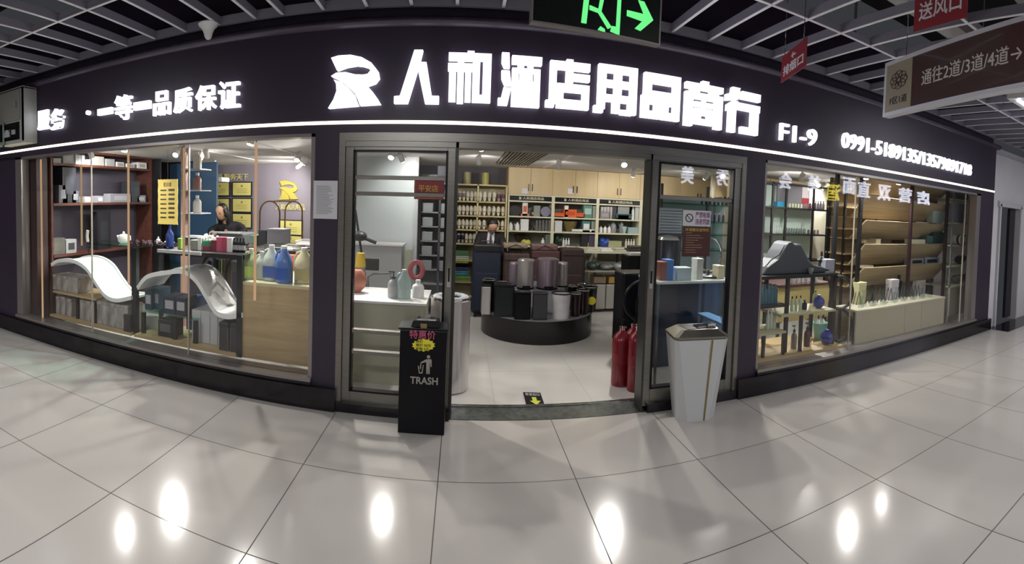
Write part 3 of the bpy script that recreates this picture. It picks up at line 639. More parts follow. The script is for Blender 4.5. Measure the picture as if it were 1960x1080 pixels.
def bottle(name, label, cat, cx, cy, z0, h, r, m, cap='e9e9e6', pump=False, group=None, lab=None):
    t = thing(name, label, cat, (cx,cy,z0), group)
    if pump: bh = h*.72
    else: bh = h*.84
    obj('body', MB().lathe(cx,cy,[(r*.9,z0),(r,z0+h*.03),(r,z0+bh*.72),(r*.8,z0+bh*.86),(r*.38,z0+bh*.95),(r*.36,z0+bh)],16), m, t, smooth=True)
    if pump: obj('pump', MB().cyl(cx,cy,z0+bh,z0+bh+h*.09,r*.42,n=10).cyl(cx,cy,z0+bh,z0+h,r*.12,n=6).box(cx-r*.9,cx+r*.25,cy-r*.15,cy+r*.15,z0+h*.95,z0+h), cap, t)
    else: obj('cap', MB().cyl(cx,cy,z0+bh,z0+h,r*.42,n=12), cap, t, smooth=True)
    if lab: obj('front_label', MB().lathe(cx,cy,[(r*1.01,z0+bh*.2),(r*1.01,z0+bh*.6)],16), lab, t, smooth=True)
    return t
def jug(label, cx, cy, z0, w_, h, m, lab, group=None):      # gallon jug with a loop handle
    t = thing('gallon_jug', label, 'jug', (cx,cy,z0), group); r = w_/2
    obj('body', MB().lathe(cx,cy,[(r*.9,z0),(r,z0+h*.02),(r,z0+h*.30),(r*.96,z0+h*.33),(r,z0+h*.36),(r,z0+h*.55),(r*.8,z0+h*.7),(r*.34,z0+h*.88),(r*.3,z0+h*.94)],20,1,.85), m, t, smooth=True)
    obj('cap', MB().cyl(cx,cy,z0+h*.93,z0+h,r*.33,n=14), WHITE, t)
    obj('handle', MB().tube([(cx-r*.35,cy,z0+h*.88),(cx-r*.75,cy,z0+h*.84),(cx-r*.98,cy,z0+h*.7),(cx-r*.95,cy,z0+h*.55)], r*.13, 8), m, t, smooth=True)
    if lab: obj('front_label', MB().box(cx-r*.7,cx+r*.7,cy-r*.87,cy-r*.85,z0+h*.1,z0+h*.42), lab, t)
    return t
def bowl(name, label, cat, cx, cy, z0, h, r, m, group=None):
    t = build(name, MB().lathe(cx,cy,[(r*.45,z0),(r*.5,z0+h*.08),(r*.8,z0+h*.45),(r,z0+h),(r*.93,z0+h),(r*.7,z0+h*.5),(r*.1,z0+h*.15)],20), M_(m), smooth=True)
    return tag(t, label, cat, group)
def IT(kind, x0, y0, x1, y1, Y, m, label, cat, name=None, panel=None, group=None, dep=None, z0=None, **k):
    a, b, zb, zt = PX(x0,y0,x1,y1,Y)
    if z0 is not None: zb = z0
    w_ = b-a; h = zt-zb; cx = (a+b)/2; d = dep or min(w_, .3)
    name = name or cat.replace(' ','_')
    if kind == 'box': return carton(name, label, cat, a, b, Y, Y+d, zb, zt, m, panel, group)
    if kind == 'bottle': return bottle(name, label, cat, cx, Y+w_/2, zb, h, w_/2, M_(m), group=group, **k)
    if kind == 'pump': return bottle(name, label, cat, cx, Y+w_/2, zb, h, w_/2, M_(m), pump=True, group=group, **k)
    if kind == 'bowl': return bowl(name, label, cat, cx, Y+w_/2, zb, h, w_/2, m, group)
    if kind == 'disc':
        t = thing(name, label, cat, (cx,Y,zb), group)
        pr = [(cx+w_/2*math.cos(q), (zb+zt)/2+h/2*math.sin(q)) for q in [PI*i/14 for i in range(28)]]
        obj('dish', MB().prism(pr, Y, Y+.02), m, t, smooth=True)
        obj('rim', MB().tube([(p[0],Y-.004,p[1]) for p in pr], max(.004,h*.03), 6, True), k.get('rim', DGREY), t); return t
    if kind == 'stack':                      # folded textiles: rounded layers
        t = thing(name, label, cat, (cx,Y+d/2,zb), group); n = k.get('n', 3)
        for i in range(n):
            za, zc_ = zb+h*i/n, zb+h*(i+1)/n-.002; r_ = (zc_-za)/2
            P = [(Y+r_-r_*math.sin(q), (za+zc_)/2+r_*math.cos(q)) for q in [PI*j/6 for j in range(7)]]+[(Y+d,za),(Y+d,zc_)]
            obj('layer', MB().prism(P, a, b, 'x'), m[i%len(m)] if isinstance(m, list) else m, t, smooth=True)
        return t
    if kind == 'kettle':
        t = thing(name, label, cat, (cx,Y+w_/2,zb), group); r = w_*.36
        obj('body', MB().lathe(cx,Y+w_/2,[(r*.8,zb),(r,zb+h*.1),(r,zb+h*.4),(r*.75,zb+h*.75),(r*.3,zb+h*.88),(r*.1,zb+h)],16), m, t, smooth=True)
        obj('handle', MB().tube([(cx+r*.7,Y+w_/2,zb+h*.75),(cx+r*1.3,Y+w_/2,zb+h*.75),(cx+r*1.35,Y+w_/2,zb+h*.4),(cx+r*.95,Y+w_/2,zb+h*.25)], r*.1, 6), k.get('hm', BLK2), t, smooth=True)
        obj('spout', MB().tube([(cx-r*.8,Y+w_/2,zb+h*.4),(cx-r*1.35,Y+w_/2,zb+h*.75)], r*.14, 6), m, t, smooth=True); return t
    if kind == 'tray':
        t = thing(name, label, cat, (cx,Y,zb), group)
        obj('base', MB().box(a,b,Y,Y+d,zb,zb+h*.25), m, t); obj('rim', MB().tube([(a,Y,zt),(b,Y,zt),(b,Y+d,zt),(a,Y+d,zt)], h*.14+.002, 6, True).box(a,b,Y,Y+.004,zb,zt), m, t); return t
    if kind == 'cloth':
        t = thing(name, label, cat, (cx,Y,zb), group)
        obj('folds', MB().ell((cx,Y+d/2,zb+h*.4),w_/2,d/2,h*.45,14,8).ell((cx-w_*.18,Y+d*.4,zb+h*.6),w_*.26,d*.4,h*.4,12,8).ell((cx+w_*.2,Y+d*.45,zb+h*.55),w_*.24,d*.4,h*.38,12,8), m, t, smooth=True); return t
def posts(name, label, cat, ps, m, r=.012):  # light open frame made of straight bars
    mb = MB()
    for a, b in ps:
        a = Vector(a); b = Vector(b); mb.tube([a,b], r, 4)
    return tag(build(name, mb, M_(m)), label, cat)
# ---------------------------------------------------------------- ceiling: tracks, spots, vents
def spot(i, p, q):
    x, y, z = p; d = (Vector(q)-Vector(p)).normalized(); a = Vector(p)-d*.012; b = a-d*.12
    t = thing('track_spotlight', '%s track spotlight under the shop ceiling, %s' % (('white','lit')[i%2], SPLAB[i]), 'spotlight', (x,y,2.2))
    obj('lamp_head', MB().tube([b,a], .034, 14), WHITE, t, smooth=True)
    obj('lens', MB().tube([a,a+d*.004], .03, 14), LENS, t)
    obj('stem', MB().tube([b+(a-b)*.4,(x,y,2.195)] if False else [(b+(a-b)*.3),Vector(((b.x+a.x)/2,(b.y+a.y)/2,2.197))], .007, 6), WHITE, t)
SPLAB = ['over the price board','nearest the glass above the long amber tube','before the dark pillar, front one','before the dark pillar, middle one','furthest one above the luggage cart','first of the pair behind the left door','second of the pair behind the left door',
 'just inside the door lintel','above the slipper rack','right of the ceiling vent','above the beige cabinets at the middle','above the beige cabinets at the right end','nearest the right door glass','pointing to the entrance from the right','above the tall wooden shelves','behind the right door glass','above the white wave displays','behind the left door','added above the far right counter','added above the far right wall','added over the left bookcase','added right above the left white wave','added above the slanted shelving front','added at the far right end of the window','added above the right window joint','added facing the black shelving','added facing the cream wall with yellow characters','added facing the reception counter']
for i, (p, q, e) in enumerate(SPOTS): spot(i, p, q)
for (x, y0_, y1_, lb) in ((-3.08,.4,3.2,'ceiling light track over the left window display'),(-2.15,.4,4.2,'ceiling light track over the luggage cart'),(-.78,1.2,3.4,'ceiling light track behind the left door'),(.2,.5,3.4,'ceiling light track just left of the vent'),(1.25,.9,4.0,'ceiling light track right of the vent'),(2.75,.5,3.9,'ceiling light track behind the right door'),(5.2,.5,3.9,'ceiling light track at the far right')):
    tag(obj('light_track', MB().box(x-.016,x+.016,y0_,y1_,2.185,2.2), WHITE), lb, 'light track')
def vent(lb, x0, x1, y0_, y1_, n):
    t = thing('ceiling_vent', lb, 'ceiling vent', ((x0+x1)/2,(y0_+y1_)/2,2.19))
    obj('backing', MB().box(x0,x1,y0_,y1_,2.194,2.2), BLK2, t)
    for i in range(n):
        x = x0+(x1-x0)*(i+.5)/n; obj('slat', MB().box(x-.008,x+.008,y0_,y1_,2.17,2.194), mat('vent slat','9a948c',.5), t)
vent('dark slatted ceiling vent above the entrance', .47, .95, 1.5, 3.55, 12)
vent('slatted ceiling vent behind the left door glass', -1.35, -.95, 1.2, 1.9, 9)
# ceiling projector
pj = atz(428,350,1.93); t = thing('projector', 'white ceiling projector hanging on a pole before the certificates', 'projector', (-3.75,3.2,1.85))
obj('body', MB().box(-3.9,-3.56,3.1,3.35,1.86,1.93), WHITE, t, bevel=.01); obj('pole', MB().cyl(-3.75,3.22,1.93,2.2,.016), WHITE, t); obj('lens', MB().tube([(-3.77,3.1,1.895),(-3.77,3.08,1.895)],.02,12), BLK2, t)
# ---------------------------------------------------------------- left: bookcase along the side wall
bc = thing('bookcase', 'tall reddish brown bookcase along the left wall', 'bookcase', (-4.45,1.35,.0))
X0, X1 = -4.62, -4.33
obj('side_panel', MB().box(X0,X1,.33,.36,0,2.17), REDW, bc); obj('side_panel', MB().box(X0,X1,2.3,2.34,0,2.17), REDW, bc)
obj('back_panel', MB().box(X0,X0+.015,.36,2.3,0,2.17), mat('bookcase back','504b58',.5), bc)
SHZ = [2.0,1.52,.93,.30]
for z in (2.03,1.545,.92,.28): obj('shelf', MB().box(X0,X1+.01,.36,2.3,z-.03,z), REDW, bc)
obj('top_panel', MB().box(X0,X1,.33,2.34,2.17,2.2), REDW, bc)
tag(obj('wall_panel', MB().box(-4.6,-4.36,.13,.30,0,2.19), BRNW), 'brown vertical wood panel at the far left of the window', 'panel')
def side_item(px0, px1, zb, h, m, label, cat='box', name=None, panel=None, dep=.12, grp=None):   # a carton on the bookcase, seen side-on
    ya = atx(px0, 400, X1-.02).y; yb = atx(px1, 400, X1-.02).y
    t = thing(name or cat.replace(' ','_'), label, cat, (X1-.02-dep/2,(ya+yb)/2,zb), grp)
    obj('body', MB().box(X1-.02-dep,X1-.02,ya,yb,zb,zb+h), m, t, bevel=.003)
    obj('front_label', MB().box(X1-.02,X1-.0185,ya+(yb-ya)*.2,yb-(yb-ya)*.2,zb+h*.25,zb+h*.75), panel or LGREY, t)
    return t
for px0,px1,h,m,lb in ((103,118,.06,LGREY,'low grey device box at the left end of the bookcase top shelf'),(122,142,.13,'a9a6a2','tall pale printed box on the bookcase top shelf'),(146,163,.12,WHITE,'white device box on the bookcase top shelf, left of the glass joint'),(168,180,.07,WHITE,'low white box on the bookcase top shelf, just right of the glass joint'),(184,200,.12,'b9b5ae','grey box on the bookcase top shelf beside the low white one'),(204,220,.10,LGREY,'grey socket box in the middle of the bookcase top shelf'),(224,238,.07,WHITE,'flat white tray box left of the hanging amber tube'),(243,258,.06,WHITE,'flat white box right of the hanging amber tube'),(264,281,.09,WHITE,'white telephone box at the right end of the bookcase top shelf')):
    side_item(px0,px1,2.03,h,m,lb)
for px0,px1,h,m,lb,p in ((113,130,.22,'56575f','dark grey safe box on the second bookcase shelf, left end','7d7f88'),(138,152,.15,'5b5c64','second grey switch box on the bookcase, smaller than its neighbour','8a8b93'),(162,176,.08,LGREY,'small silver device on the second shelf behind the joint',WHITE),(186,199,.09,'9b9ca6','small pale grey box in the middle of the second shelf',WHITE),(211,250,.12,'9fa0aa','long pale carton on the second bookcase shelf','b9bac4'),(263,279,.10,'84868f','grey card box at the right end of the second shelf',LGREY)):
    side_item(px0,px1,1.545,h,m,lb,panel=p)
side_item(120,146,1.545,.44,'2b2d35','tall black panel leaning at the back of the second shelf','panel',panel='383b45',dep=.24)
side_item(253,268,1.545,.30,'3a3d44','dark upright screen at the right of the second shelf','panel',panel='454850',dep=.2)
side_item(187,212,.92,.50,'25252c','tall black cabinet safe on the third bookcase shelf','safe',panel='33343c')
for px0,px1,h,m,lb,p in ((98,124,.20,'6d6c68','dull grey wide box at the left end of the third shelf','77766f'),(126,146,.17,'b7b8ba','white printed switchgear box on the third shelf','4a4a4e')):
    side_item(px0,px1,.92,h,m,lb,panel=p)
# telephone hanging at the joint
t = thing('wall_phone', 'pale handset hanging on a hook behind the first glass joint', 'handset', (-3.9,.75,1.1))
q = aty(168,452,.7); obj('handset', MB().tube([(q.x,.7,q.z+.07),(q.x-.012,.7,q.z),(q.x,.7,q.z-.07)],.02,8), 'b6b0a6', t, smooth=True)
obj('cord', MB().tube([(q.x,.7,q.z-.07),(q.x-.02,.7,q.z-.15),(q.x+.01,.7,q.z-.2),(q.x+.02,.7,q.z-.12)],.005,6), BLK2, t)
# ---------------------------------------------------------------- white wave displays and the black frames below
def wave(label, pts, Y, dep, th):
    P = [aty(x,y,Y) for x,y in pts]; up = [(p.x,p.z) for p in P]
    # smooth the outline with Catmull-Rom
    def cr(ps, n=7):
        out = []
        for i in range(len(ps)-1):
            p0 = ps[max(i-1,0)]; p1 = ps[i]; p2 = ps[i+1]; p3 = ps[min(i+2,len(ps)-1)]
            for k in range(n):
                t_ = k/n; out.append(tuple(.5*((2*p1[j])+(-p0[j]+p2[j])*t_+(2*p0[j]-5*p1[j]+4*p2[j]-p3[j])*t_*t_+(-p0[j]+3*p1[j]-3*p2[j]+p3[j])*t_**3) for j in (0,1)))
        return out+[ps[-1]]
    U = cr(up); L_ = []
    for i in range(len(U)):
        a = U[max(i-1,0)]; b = U[min(i+1,len(U)-1)]; d = Vector((b[0]-a[0], b[1]-a[1])).normalized(); L_.append((U[i][0]+d.y*th, U[i][1]-d.x*th))
    t = thing('wave_display', label, 'display stand', (P[0].x, Y, min(z for x,z in L_)))
    obj('board', MB().prism(U+L_[::-1], Y+.03, Y+dep, 'y'), WGLOSS, t, smooth=True)
    rim = []
    for yy in (Y, Y+dep): rim.append((yy, yy+.03))
    for a, b in rim: obj('raised_edge', MB().prism([(x,z+.018) for x,z in U]+L_[::-1], a, b, 'y'), WGLOSS, t, smooth=True)
    return t
wave('white glossy wave-shaped display board, left one of two', [(97,507),(112,499),(140,500),(165,515),(185,545),(202,567),(222,575),(250,570)], .22, .42, .022)
wave('white glossy wave-shaped display board, right one of two', [(261,552),(280,530),(315,522),(350,520),(375,537),(395,568),(412,596),(432,606),(463,603)], .2, .42, .024)
def frame_at(name, label, segs, Y0_, Y1_, r=.016, m=BLACK, cat='display frame'):   # photo-plane outline repeated at two depths and tied
    mb = MB()
    for Y in (Y0_, Y1_):
        for a, b in segs: mb.tube([aty(*a,Y0_)+Vector((0,Y-Y0_,0)), aty(*b,Y0_)+Vector((0,Y-Y0_,0))], r, 4)
    seen = set()
    for a, b in segs:
        for p in (a, b):
            if p in seen: continue
            seen.add(p); q = aty(*p,Y0_); mb.tube([q, q+Vector((0,Y1_-Y0_,0))], r*.8, 4)
    return tag(build(name, mb, m), label, cat)
gp = lambda px, Y: aty(px,500,Y).x
def slab(name, label, x0, x1, y0_, y1_, z0, z1, m, cat='shelf', par=None):
    o = build(name, MB().box(x0,x1,y0_,y1_,z0,z1), M_(m), par, bevel=.003)
    return o if par else tag(o, label, cat)
# display stand 1 (left) : low wood deck, raised wood shelf, posts, glass shelf on top
ds = thing('display_shelf', 'black framed display shelf with wooden decks under the left wave', 'display shelf', (-3.8,.4,.225))
xa, xb, xc = gp(100,.25), gp(180,.25), gp(256,.25)
obj('deck', MB().box(xa,xc,.2,.75,.225,.25), OAK, ds); obj('deck', MB().box(xa,xb+.02,.25,.7,.50,.52), OAK, ds)
for x in (xa+.01, xb-.28, xb): obj('post', MB().box(x-.012,x+.012,.26,.29,.25,.5), BLACK, ds)
obj('post', MB().box(xc-.03,xc+.03,.25,.30,.225,1.10), BLACK, ds); obj('post', MB().box(xc-.02,xc+.02,.7,.74,.225,1.10), BLACK, ds)
obj('shelf', MB().box(gp(180,.35),gp(278,.35),.25,.75,1.10,1.12), GGLASS, ds)
ds2 = thing('display_shelf', 'black framed display shelf with low wooden deck under the right wave', 'display shelf', (-2.5,.4,.225))
xd, xe = gp(262,.25), gp(462,.25)
obj('deck', MB().box(xd,xe,.2,.75,.225,.25), OAK, ds2); obj('deck', MB().box(xd+.04,gp(372,.25),.3,.7,.46,.48), GGLASS, ds2)
for x in (xd+.05, gp(330,.25), gp(370,.25)): obj('post', MB().box(x-.02,x+.02,.28,.31,.25,.46), BLACK, ds2)
obj('post', MB().box(xe-.02,xe+.03,.2,.25,.225,1.11), BLACK, ds2); obj('post', MB().box(xe-.02,xe+.02,.7,.74,.225,1.11), BLACK, ds2)
obj('shelf', MB().box(gp(318,.35),xe+.03,.22,.8,1.07,1.11), BLACK, ds2); obj('shelf_edge', MB().box(gp(318,.35),gp(400,.35),.2,.22,1.085,1.115), LGREY, ds2)
MARB = mat('marbled paper','a09a96',.5,noise=.45,scale=14,stretch=(1,1,.35))
def flatb(px0, px1, zb, zt, Y, dep, m, label, cat='box', name=None, panel=None, grp=None):
    a, b = gp(px0,Y), gp(px1,Y); return carton(name or cat.replace(' ','_'), label, cat, a, b, Y, Y+dep, zb, zt, m, panel, grp)
for px0,px1,zb,zt,Y,lb in ((100,147,.52,.70,.3,'marbled grey carton standing on the raised wooden shelf under the left wave'),(102,113,.25,.45,.28,'thin marbled box at the left end of the low deck'),(114,124,.25,.46,.28,'second thin marbled box from the left on the low deck'),(125,136,.25,.45,.28,'third marbled box from the left, beside a black post'),(152,182,.25,.47,.27,'white topped marbled box just left of the glass joint'),(184,244,.25,.50,.26,'largest marbled carton on the low deck, right of the glass joint')):
    flatb(px0,px1,zb,zt,Y,.26,MARB,lb,'carton')
flatb(236,249,.25,.42,.22,.05,'3b3036','dark purple box at the foot of the thick black post')
for px0,px1,zb,zt,Y,m,lb in ((277,290,.48,.68,.34,'2d4a5a','dark teal box left of its pair under the right wave'),(291,305,.48,.69,.40,'35566a','teal box behind the windowed navy box'),(313,335,.48,.66,.30,'232d42','navy box with a white window label, left of the pair'),(336,356,.48,.66,.30,'262f46','navy box with a white window label, right of the pair'),(357,372,.30,.62,.5,'2d5a8a','bright blue slim box behind the glass joint')):
    flatb(px0,px1,zb,zt,Y,.2,m,lb,panel=LGREY)
flatb(276,296,.25,.38,.45,.06,LGREY,'pale screen-like box under the teal boxes','box')
flatb(302,330,.25,.42,.3,.2,'222026','black kettle box under the navy boxes','box',panel='5a5a60')
for i,(px0,px1,lb) in enumerate(((368,384,'first of the white shredder cartons under the right wave'),(385,402,'second of the white shredder cartons under the right wave'),(403,417,'third of the white shredder cartons under the right wave'),(418,432,'fourth white carton, half behind the dark handled box'))):
    flatb(px0,px1,.25,.55,.34,.3,'c9cacc',lb,'carton')
for px0,px1,lb in ((420,438,'dark grey handled case at the right end of the low deck, left one'),(441,460,'dark brown handled case beside the thick right post')):
    a, b = gp(px0,.23), gp(px1,.23); t = carton('handled_case', lb, 'case', a, b, .23, .45, .25, .50, '2e2b2e' if px0 < 440 else '382e33')
    obj('handle', MB().tube([(a+.02,.3,.5),(a+.02,.3,.52),(b-.02,.3,.52),(b-.02,.3,.5)], .006, 6), DGREY, t)
    obj('trim', MB().tube([(a+.004,.228,.26),(b-.004,.228,.26),(b-.004,.228,.46),(a+.004,.228,.46)], .003, 4, True), SILL, t)
# things on the glass shelf
q = aty(231,471,.4); t = thing('teapot', 'round white teapot on the green glass shelf', 'teapot', (q.x,.45,1.12))
obj('body', MB().lathe(q.x,.45,[(.035,1.12),(.06,1.14),(.066,1.17),(.052,1.205),(.022,1.218),(.012,1.22),(.014,1.235),(.004,1.245)],20), WHITE, t, smooth=True)
obj('spout', MB().tube([(q.x-.055,.45,1.16),(q.x-.08,.45,1.18),(q.x-.09,.45,1.2)],.009,8), WHITE, t, smooth=True); obj('handle', MB().tube([(q.x+.055,.45,1.2),(q.x+.09,.45,1.2),(q.x+.092,.45,1.16),(q.x+.06,.45,1.15)],.007,8), WHITE, t, smooth=True)
rr = random.Random(5); mb = MB()
for k in range(60): mb.ell((gp(252,.4)+rr.random()*.42,.38+rr.random()*.2,1.125+rr.random()*.03),.012,.012,.012,6,5)
tag(build('bead_pile', mb, CM('4a2b3a',.3)), 'heap of dark purple beads on the glass shelf right of the teapot', 'beads', kind='stuff')
# price board and blue showcase behind it
t = thing('showcase', 'tall dark blue glass showcase right of the left bookcase', 'showcase', (-3.9,2.6,0))
obj('frame', MB().box(-4.6,-4.2,2.35,2.39,0,2.18).box(-4.6,-3.9,2.95,2.99,0,2.18).box(-4.22,-4.2,2.35,2.99,0,.1), BLACK, t)
obj('door_panel', MB().box(-4.4,-3.55,2.9,2.95,.05,2.15), mat('deep blue glass','35526e',.2,coat=.3), t)
obj('inner_shelf', MB().box(-4.4,-3.55,2.6,2.9,1.0,1.02).box(-4.4,-3.55,2.6,2.9,.6,.62), GGLASS, t)
x0,x1,z0,z1 = PX(302,343,340,430,1.5); t = thing('price_board', 'yellow parchment-like price board with black print, left of the glass joint', 'price board', ((x0+x1)/2,1.5,z0))
ed = []
for k in range(12): ed.append((x0+(x1-x0)*k/12, z1-.006*(k%2)))
for k in range(8): ed.append((x1-.006*(k%2), z1-(z1-z0)*k/8))
for k in range(12): ed.append((x1-(x1-x0)*k/12, z0+.006*(k%2)))
for k in range(8): ed.append((x0+.006*(k%2), z0+(z1-z0)*k/8))
obj('board', MB().prism(ed, 1.5, 1.51), mat('parchment','dcc56a',.6,noise=.08,scale=5), t)
mb = MB(); W, H = x1-x0, z1-z0
for k in range(7):
    z = z1-H*(.26+.1*k); mb.box(x0+W*.14,x0+W*.44,1.497,1.499,z,z+H*.03); mb.box(x0+W*.55,x0+W*.85,1.497,1.499,z,z+H*.045)
obj('price_rows', mb, mat('ink','3a3020',.6), t); obj('heading', text(MB(),'价目表',lambda u,v,w:(x0+W*(.3+.4*u),1.499-.002*w,z1-H*(.17-.1*v))), mat('ink','3a3020',.6), t)
obj('hanging_wire', MB().tube([((x0+x1)/2,1.505,z1),((x0+x1)/2,1.505,2.2)],.002,5), BLACK, t)
# pink column of shelves at the second joint
t = thing('display_column', 'narrow pinkish shelf column behind the second glass joint', 'display column', (gp(356,1.2),1.2,0))
x = gp(350,1.2); obj('post', MB().box(x-.03,x+.03,1.2,1.26,0,2.18), 'b08a84', t)
for z in (1.15,1.42,1.68,1.92): obj('shelf', MB().box(x,x+.26,1.15,1.4,z,z+.012), LGREY, t)
for k,(z,m,lb) in enumerate(((1.432,'b7b2ac','pale shaver box on the pink column, lowest shelf shown'),(1.692,'8f6a60','brown lamp-like dispenser on the pink column'),(1.932,'c9c2b8','cream dispenser at the top of the pink column'))):
    bottle('dispenser', lb, 'dispenser', x+.15, 1.27, z, .2, .05, M_(m))
tag(obj('blue_bottle', MB().lathe(gp(325,.42),.42,[(.03,1.11),(.042,1.12),(.042,1.24),(.02,1.28),(.012,1.3),(.013,1.33)],16), CM('2a3a78',.2), smooth=True), 'tall dark blue bottle below the price board', 'bottle')
tag(obj('bottle_label', MB(), WHITE) if False else obj('white_pump_jar', MB().lathe(gp(303,.55),.55,[(.02,1.12),(.022,1.17),(.008,1.18),(.008,1.2)],12), WHITE, smooth=True), 'tiny white jar on the glass shelf before the blue showcase', 'jar')
# things on the black shelf
SZ = 1.11
for px0,px1,h,kind,m,lb,cat in ((340,346,.10,'box','8fb04a','slim green box at the left of the black shelf top','box'),(364,377,.09,'box','9a9a90','grey mesh cup at the left of the black shelf top','cup'),(378,385,.12,'box',WHITE,'narrow white box beside the green sponge tub','box'),(424,434,.13,'box','b0455c','dark pink carton in the row on the black shelf','carton'),(434,443,.13,'box','e6e2e4','white printed carton right of the pink ones','carton'),(404,414,.10,'box','7a2f40','dark red low carton behind the pink carton','carton'),(414,424,.13,'box','c8587a','bright pink carton on the black shelf','carton')):
    a,b = gp(px0,.38), gp(px1,.38); carton(cat, lb, cat, a, b, .38, .38+min(.15,(b-a)*1.2), SZ, SZ+h, m)
t = thing('sponge_tub', 'green and red tub heaped with white foam on the black shelf', 'tub', (gp(395,.38),.42,SZ))
x = gp(395,.4); obj('tub', MB().lathe(x,.45,[(.05,SZ),(.062,SZ+.05),(.062,SZ+.051)],16), 'b04a5a', t, smooth=True); obj('green_band', MB().lathe(x,.45,[(.063,SZ+.04),(.07,SZ+.09)],16), '4f9a78', t, smooth=True)
mb = MB()
for k in range(26): mb.ell((x+rr.uniform(-.07,.07),.45+rr.uniform(-.05,.05),SZ+.09+rr.random()*.05),.016,.016,.016,6,5)
obj('foam', mb, WHITE, t, smooth=True)
for k in range(4):
    bottle('bottle', 'small black bottle in the front row of four beside the pink cartons', 'bottle', gp(446+6*k,.4), .42, SZ, .13, .018, BLK2, cap=BLK2, group='black bottles on the black shelf', lab=LGREY)
for k in range(3):
    bottle('bottle', 'small brown bottle in the row left of the amber tube', 'bottle', gp(472+6*k,.55), .6, 1.07, .12, .017, M_('5a4a44'), cap='6a5a50', group='brown bottles near the amber tube')
t = thing('printer', 'grey printer on the counter in front of the seated woman', 'printer', (-2.95,1.9,1.0))
x0,x1,z0,z1 = PX(408,447,466,468,1.8)
obj('body', MB().box(x0,x1,1.8,2.2,1.02,1.17), '77787c', t, bevel=.02); obj('paper_tray', MB().box(x0+.03,x1-.03,1.72,1.82,1.17,1.185), LGREY, t)
# reception counter behind
t = thing('reception_counter', 'dark reception counter the woman leans on', 'counter', (-3.0,2.2,0)); obj('top', MB().box(-3.5,-2.0,1.7,2.5,.98,1.02), DGREY, t); obj('front_panel', MB().box(-3.45,-2.05,1.78,1.82,0,.98), '2f2c38', t); obj('side_panel', MB().box(-2.07,-2.05,1.8,2.5,0,.98), '2f2c38', t)
for px0,px1,h,m,lb in ((497,512,.20,DGREY,'dark grey carton on the counter right of the amber tube'),(513,545,.22,'8d8a94','silver ribbed case on the counter before the luggage cart'),(481,493,.13,'6f9a86','pale green box on the counter beside the amber tube')):
    a,b = gp(px0,1.9), gp(px1,1.9); carton('carton', lb, 'carton', a,b,1.85,2.1,1.02,1.02+h,m)
# pale oak counter with gallon jugs
oc = thing('display_counter', 'large light oak counter front filling the right of the left window', 'counter', (-1.5,.5,.225))
x0, x1 = gp(464,.25), -1.13
obj('front_panel', MB().box(x0,x1,.22,.25,.225,.86), OAK, oc); obj('top', MB().box(x0,x1,.22,1.1,.86,.885), mat('pale counter top','c9c4a0',.3), oc); obj('side_panel', MB().box(x1-.02,x1,.25,1.1,.225,.86), OAK, oc)
JZ = .885
for px,w_,h,m,lab,lb in ((482,.13,.27,mat('green liquid jug','b9cf9a',.3),'c9e07a','green soap jug with a yellow-green label, leftmost on the oak counter'),(502,.11,.25,mat('clear jug','cfd8cf',.3),None,'clear jug between the green and the blue labelled ones'),(521,.155,.31,mat('pale jug','c4cfc8',.3),'4a63b0','pale jug with a wide blue label on the oak counter'),(550,.155,.31,mat('blue liquid jug','5d7fc0',.25),'2f5ab0','blue filled jug standing foremost on the oak counter'),(583,.17,.30,mat('cream liquid jug','d6cfa8',.3),'b3a878','cream coloured jug beside the dark pillar')):
    jug(lb, aty(px,540,.42).x, .40 if px != 550 else .34, JZ, w_, h, m, M_(lab) if lab else None)
# trays and orange box on a rack behind the jugs
rk = thing('tray_rack', 'dark rack behind the jugs holding black trays', 'rack', (-1.7,1.3,0))
obj('shelf', MB().box(gp(470,1.1),gp(600,1.1),1.1,1.6,1.05,1.07), BLACK, rk)
for x in (gp(470,1.1), gp(600,1.1)-.02): obj('post', MB().box(x,x+.02,1.12,1.14,0,1.05), BLACK, rk)
for px0,px1,z,m,lb in ((505,537,1.07,'3a3f3a','black soap tray at the left of the tray rack'),(537,560,1.07,'d9d9d4','silver lidded dish in the middle of the tray rack'),(560,598,1.07,'8a8a84','grey amenity tray at the right of the tray rack'),(565,598,1.13,'e0e0dc','white cloth folded on the grey amenity tray')):
    a,b = gp(px0,1.15), gp(px1,1.15); t = thing('amenity_tray', lb, 'tray', ((a+b)/2,1.3,z)); obj('base', MB().box(a,b,1.15,1.4,z,z+.02), m, t, bevel=.004); obj('rim', MB().tube([(a,1.15,z+.04),(b,1.15,z+.04),(b,1.4,z+.04),(a,1.4,z+.04)],.008,6,True), m, t)
a,b = gp(527,1.0), gp(577,1.0); carton('storage_box','orange-red box behind the gallon jugs','box',a,b,1.0,1.08,.9,1.04,'c0583a')
